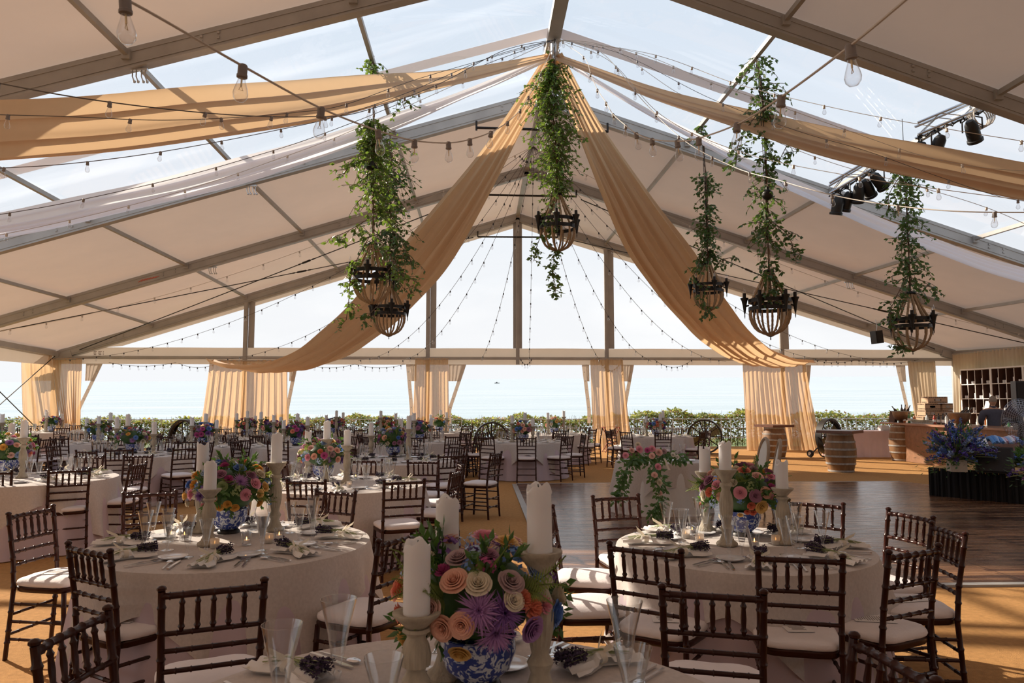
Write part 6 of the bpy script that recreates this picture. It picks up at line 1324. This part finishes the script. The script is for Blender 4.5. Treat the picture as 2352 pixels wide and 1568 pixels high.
# other centrepieces
q = onT(742, 1101); arrangement((q.x, q.y), .28, .19, 9, PH3, 44, [(705, 1050, 'rose', 'pink', 1), (712, 1028, 'rose', 'blush', 1), (735, 1035, 'carn', 'coral', 1), (760, 1030, 'rose', 'blush', 1), (778, 1055, 'rose', 'peach', .9), (732, 1060, 'hyd', 'pale', 1), (795, 1045, 'rose', 'yellow', .7)], 10, 12, look='pink and coral flower arrangement with a fern')
for px, py, h, ch, sd_, who in ((749, 1104, .46, .20, 2, 'tallest, front'), (796, 1108, .40, .17, 1, 'right hand'), (706, 1095, .34, .20, 3, 'left hand')): q = onT(px, py); candlestick(q.x, q.y, h, ch, sd_, PH3, who)
for px, py, f, l_ in ((802, 1118, 1, 'frosted votive on the table behind the front left one'), (817, 1100, 0, 'clear votive on the table behind the front left one')): q = onT(px, py); votive((q.x, q.y, ZT+.001), f, l_)
q = onT(903, 1048); arrangement((q.x, q.y), .26, .20, 11, PH4, 48, [], 8, 16, look='yellow and blue flower arrangement'); 
for px, py, h, ch, sd_, who in ((852, 1050, .34, .20, 2, 'left hand'), (938, 1055, .46, .20, 1, 'tallest, right'), (920, 1044, .40, .20, 3, 'rear')): q = onT(px, py); candlestick(q.x, q.y, h, ch, sd_, PH4, who, tilt=.04)
q = onT(18, 1085); arrangement((q.x, q.y), .28, .20, 13, PH5, 48, [], 8, 16, look='peach and purple flower arrangement')
for px, py, h, ch, sd_, who in ((50, 1097, .46, .20, 2, 'tallest, right'), (22, 1080, .40, .20, 1, 'rear'), (-20, 1095, .34, .17, 1, 'left')): q = onT(px, py); candlestick(q.x, q.y, h, ch, sd_, PH5, who)
q = onT(305, 1040); arrangement((q.x, q.y), .30, .17, 15, PH6, 44, [], 8, 16, look='low wide blush flower arrangement')
for px, py, h, ch, sd_, who in ((291, 1040, .46, .20, 2, 'tallest, front'), (352, 1044, .34, .20, 1, 'right hand'), (266, 1036, .40, .20, 1, 'left hand')): q = onT(px, py); candlestick(q.x, q.y, h, ch, sd_, PH6, who)
# far tables
def fart(px, yf, phrase, i, pal=None, skip=(), look='flower arrangement', tri=True):
    D = .61*FPX/(yf-921); q = at(px, yf, D); c = (q.x, D); round_table(c, .88, phrase, i*.7, i); ring(c, .88, phrase, skip, seed=20+i)
    arrangement(c, .25, .18, 40+i, phrase, 28, [], 4, 9, look=look, pal=pal, sz=.045)
    if tri: trio(c, phrase, 60+i)
    for k in range(8): setting(c, .88, -PI/2+k*PI/4, phrase, 0, 70+i)
WARM = ['peach', 'blush', 'coral', 'yellow', 'cream']; DARK = ['mauve', 'purple', 'magenta', 'coral', 'blue', 'dusk']
fart(226, 984, 'far table below the far left curtain', 1, DARK, look='dark mauve flower arrangement'); fart(470, 990, 'far table behind the front left candles', 2, DARK, look='coral and blue flower arrangement')
fart(566, 975, 'far table left under the wide curtain', 3, DARK, look='plum flower arrangement'); fart(624, 980, 'far table right under the wide curtain', 4, ['coral', 'magenta', 'purple', 'peach'], look='coral and purple flower arrangement')
fart(770, 972, 'farthest table left of centre', 5, DARK, look='small dim flower arrangement'); fart(886, 974, 'far table behind the aisle\'s third', 6, ['coral', 'magenta', 'peach', 'blue'], look='deep coral flower arrangement')
fart(963, 984, 'far table left of the third curtain', 7, DARK, look='blush and blue flower arrangement'); fart(1009, 970, 'far table below the third curtain', 8, WARM, look='golden flower arrangement')
fart(1202, 985, 'far table nearest the dance floor', 9, ['coral', 'mauve', 'peach', 'blue'], look='coral and mauve flower arrangement'); fart(1273, 973, 'far table right of centre', 10, WARM, look='peach flower arrangement')
fart(1508, 977, 'far table behind the sweetheart table', 11, ['peach', 'yellow', 'blue', 'purple', 'coral'], look='multicoloured flower arrangement')
fart(-30, 990, 'far table beyond the left edge', 12, DARK, look='purple flower arrangement')
fart(118, 968, 'farthest table at far left', 13, DARK, look='faint dark flower arrangement'); fart(680, 990, 'table between wide curtain and aisle', 14, DARK, look='low plum flower arrangement')

# ================================================================ sweetheart table
q0 = onz(1545, 1192, 0); SW = V((q0.x, q0.y+.62, 0)); hw, hd_ = .66, .52
PHS = 'sweetheart table'
root = thing('sweetheart_table', 'small oval sweetheart table at the edge of the dance floor, under linen', 'table', SW); b = MB(); b.grid(lambda u, v: (hw*(0, 1, 1, 0)[round(u*3)]*math.cos(2*PI*v), hd_*(0, 1, 1, 0)[round(u*3)]*math.sin(2*PI*v), (.72, .72, .75, .75)[round(u*3)]), 3, 40, True); b.build('tabletop', PLYTOP, root)
for sx_ in (-.4, .4):
    for sy in (-.3, .3): MB().tube([(sx_, sy, 0), (sx_, sy, .72)], .018, 6).build('leg', IRON, root)
b = cloth(.92, .012, .752, 18, .10, .045, 51); o = put('underlay_cloth', b.mesh('u', SAT), None, SW, None, (hw/.92, hd_/.92, 1)); tag(o, 'white floor length cloth under the sweetheart table linen', 'tablecloth')
b = cloth(.935, .2, .760, 15, .06, .06, 52, hem=lambda a: .42-.36*max(0, math.sin(2*a+.6))**1.2); o = put('linen_tablecloth', b.mesh('l', LINEN), None, SW, None, (hw/.92, hd_/.92, 1)); tag(o, 'draped linen cloth with long corners on the sweetheart table', 'tablecloth')
g = thing('flower_garland', 'trailing garland of greenery and pink roses along the front of the sweetheart table', 'garland', (SW.x, SW.y, ZT)); r = random.Random(8)
lvm = MB(); path = [at(1420, 1145, 9.95), at(1432, 1100, 9.95), at(1447, 1062, 10.0), at(1480, 1050, 10.1), at(1530, 1045, 10.1), at(1580, 1052, 10.1)]
path2 = [at(1500, 1060, 9.95), at(1505, 1090, 9.78), at(1520, 1120, 9.75), at(1512, 1160, 9.75), at(1495, 1180, 9.75)]
GO = V(g.location)
for pp_, n in ((path, 150), (path2, 90)):
    P_ = crom(pp_, 8); lvm.tube([p-GO for p in P_], .008, 4)
    for i in range(n*3):
        t = r.random()*(len(P_)-1); j = min(int(t), len(P_)-2); p = P_[j].lerp(P_[j+1], t-j)-GO; d = V((r.uniform(-1, 1), r.uniform(-1, .3), r.uniform(-1, .6))).normalized(); leaf_to(lvm, p+d*r.uniform(0, .10), (d+V((0, 0, -.4))).normalized(), V((r.uniform(-1, 1), -1, r.uniform(0, 1))).normalized(), r.uniform(.05, .09), .26)
lvm.build('greenery', mat('garland_leaf', (.09, .19, .06), .5, var=.4, vscale=12, transl=.3, tcol=(.2, .35, .06)), g, False)
for px, py, D, k, c_, s_ in ((1437, 1047, 9.9, 'rose', 'pink', 1), (1450, 1035, 10, 'rose', 'blush', .9), (1467, 1033, 10, 'rose', 'pink', 1.2), (1487, 1035, 9.95, 'rose', 'magenta', .9), (1497, 1032, 10, 'rose', 'pink', 1.1), (1512, 1040, 10, 'rose', 'blush', 1.2), (1525, 1038, 10.05, 'rose', 'dusk', 1), (1498, 1048, 9.9, 'rose', 'blush', 1), (1465, 1022, 10.1, 'rose', 'cream', .9), (1510, 1073, 9.75, 'rose', 'pink', 1.1), (1503, 1092, 9.72, 'rose', 'blush', 1), (1513, 1109, 9.7, 'rose', 'cream', 1.1), (1515, 1133, 9.7, 'rose', 'blush', .8), (1545, 1045, 10, 'rose', 'white', .8), (1555, 1050, 10, 'rose', 'white', .7)):
    o = inst('rose', FW_['rose'][0], FM[c_], parent=g); p = at(px, py, D)-GO; orient(o, p, V((r.uniform(-.4, .4), -1, .5)).normalized(), .042*s_, r.uniform(0, 6))
b = MB(); a_ = at(1525, 1052, 9.9); b.grid(lambda u, v: tuple(V((0, 0, 0)).lerp(at(1537, 1078, 9.8)-a_, u)+V((.03*(v-.5), -.01, .01*math.sin(6*u)))), 8, 2); tag(b.build('ribbon_tail', RIB, None, loc=a_), 'pale ribbon tail hanging over the front of the sweetheart table', 'ribbon')
for px, py, k, l_ in ((1565, 1068, 0, 'left wine glass on the sweetheart table'), (1591, 1068, 1, 'right wine glass on the sweetheart table')): q = onz(px, py, ZT); o = put('wine_glass', GL[0], None, (min(q.x, SW.x+.5), SW.y-.25-.05*k, ZT+.002), None, 1.1); tag(o, l_, 'glass', 'tall flared glasses')
for dx, l_ in ((.15, 'left white plate on the sweetheart table'), (.42, 'right white plate on the sweetheart table')): o = put('side_plate', PLL, None, (SW.x+dx*.9, SW.y-.08, ZT+.002)); o.scale = (.8, .8, .8); tag(o, l_, 'plate', 'small white plates')
# two oval-back chairs
def louis(label, x, y, face):
    rz = math.atan2(face[1], face[0])-PI/2; root = thing('oval_back_chair', label, 'chair', (x, y, 0), rz, 'oval back chairs behind the sweetheart table'); OW = mat('limed_oak', (.36, .25, .16), .6, var=.2, vscale=15); CR = mat('cream_upholstery', (.66, .62, .56), .85)
    b = MB(); z0 = .80; b.tube([(.235*math.cos(2*PI*k/24), -.24-.10*(.5+.5*math.sin(2*PI*k/24))*1.0, z0+.30*math.sin(2*PI*k/24)) for k in range(25)], .024, 8); b.build('oval_back_frame', OW, root)
    b = MB(); b.grid(lambda u, v: (.215*math.sin(PI*u/1)*0+.215*u*math.cos(2*PI*v), -.24-.10*(.5+.5*u*math.sin(2*PI*v))-.018*(1-u*u), z0+.275*u*math.sin(2*PI*v)), 5, 24, True); b.grid(lambda u, v: (.215*u*math.cos(2*PI*v), -.24-.10*(.5+.5*u*math.sin(2*PI*v))+.022*(1-u*u), z0+.275*u*math.sin(2*PI*v)), 5, 24, True); b.build('upholstered_back', CR, root)
    b = MB(); b.lathe([(0, .40), (.24, .40), (.25, .43), (.24, .45), (0, .45)], 24); b.build('seat_frame', OW, root); b = MB(); b.lathe([(0, .45), (.235, .45), (.245, .47), (.22, .50), (.1, .52), (0, .52)], 24); b.build('cushion', CR, root)
    for s_ in (-1, 1):
        MB().tube([(s_*.20, .16, .42), (s_*.19, .18, .2), (s_*.18, .19, 0)], [.024, .018, .012], 8).build('front_leg', OW, root); MB().tube([(s_*.12, -.235, .52), (s_*.16, -.2, .42), (s_*.18, -.25, 0)], [.02, .022, .014], 8).build('rear_leg', OW, root)
p = at(1722, 1060, 10.6); louis('left oval back chair beside the sweetheart table', p.x-.05, 10.75, (-.99, .08)); p = at(1748, 1060, 10.2); louis('right oval back chair, seen nearly edge on, beside the sweetheart table', p.x-.05, 10.3, (-.95, .28))
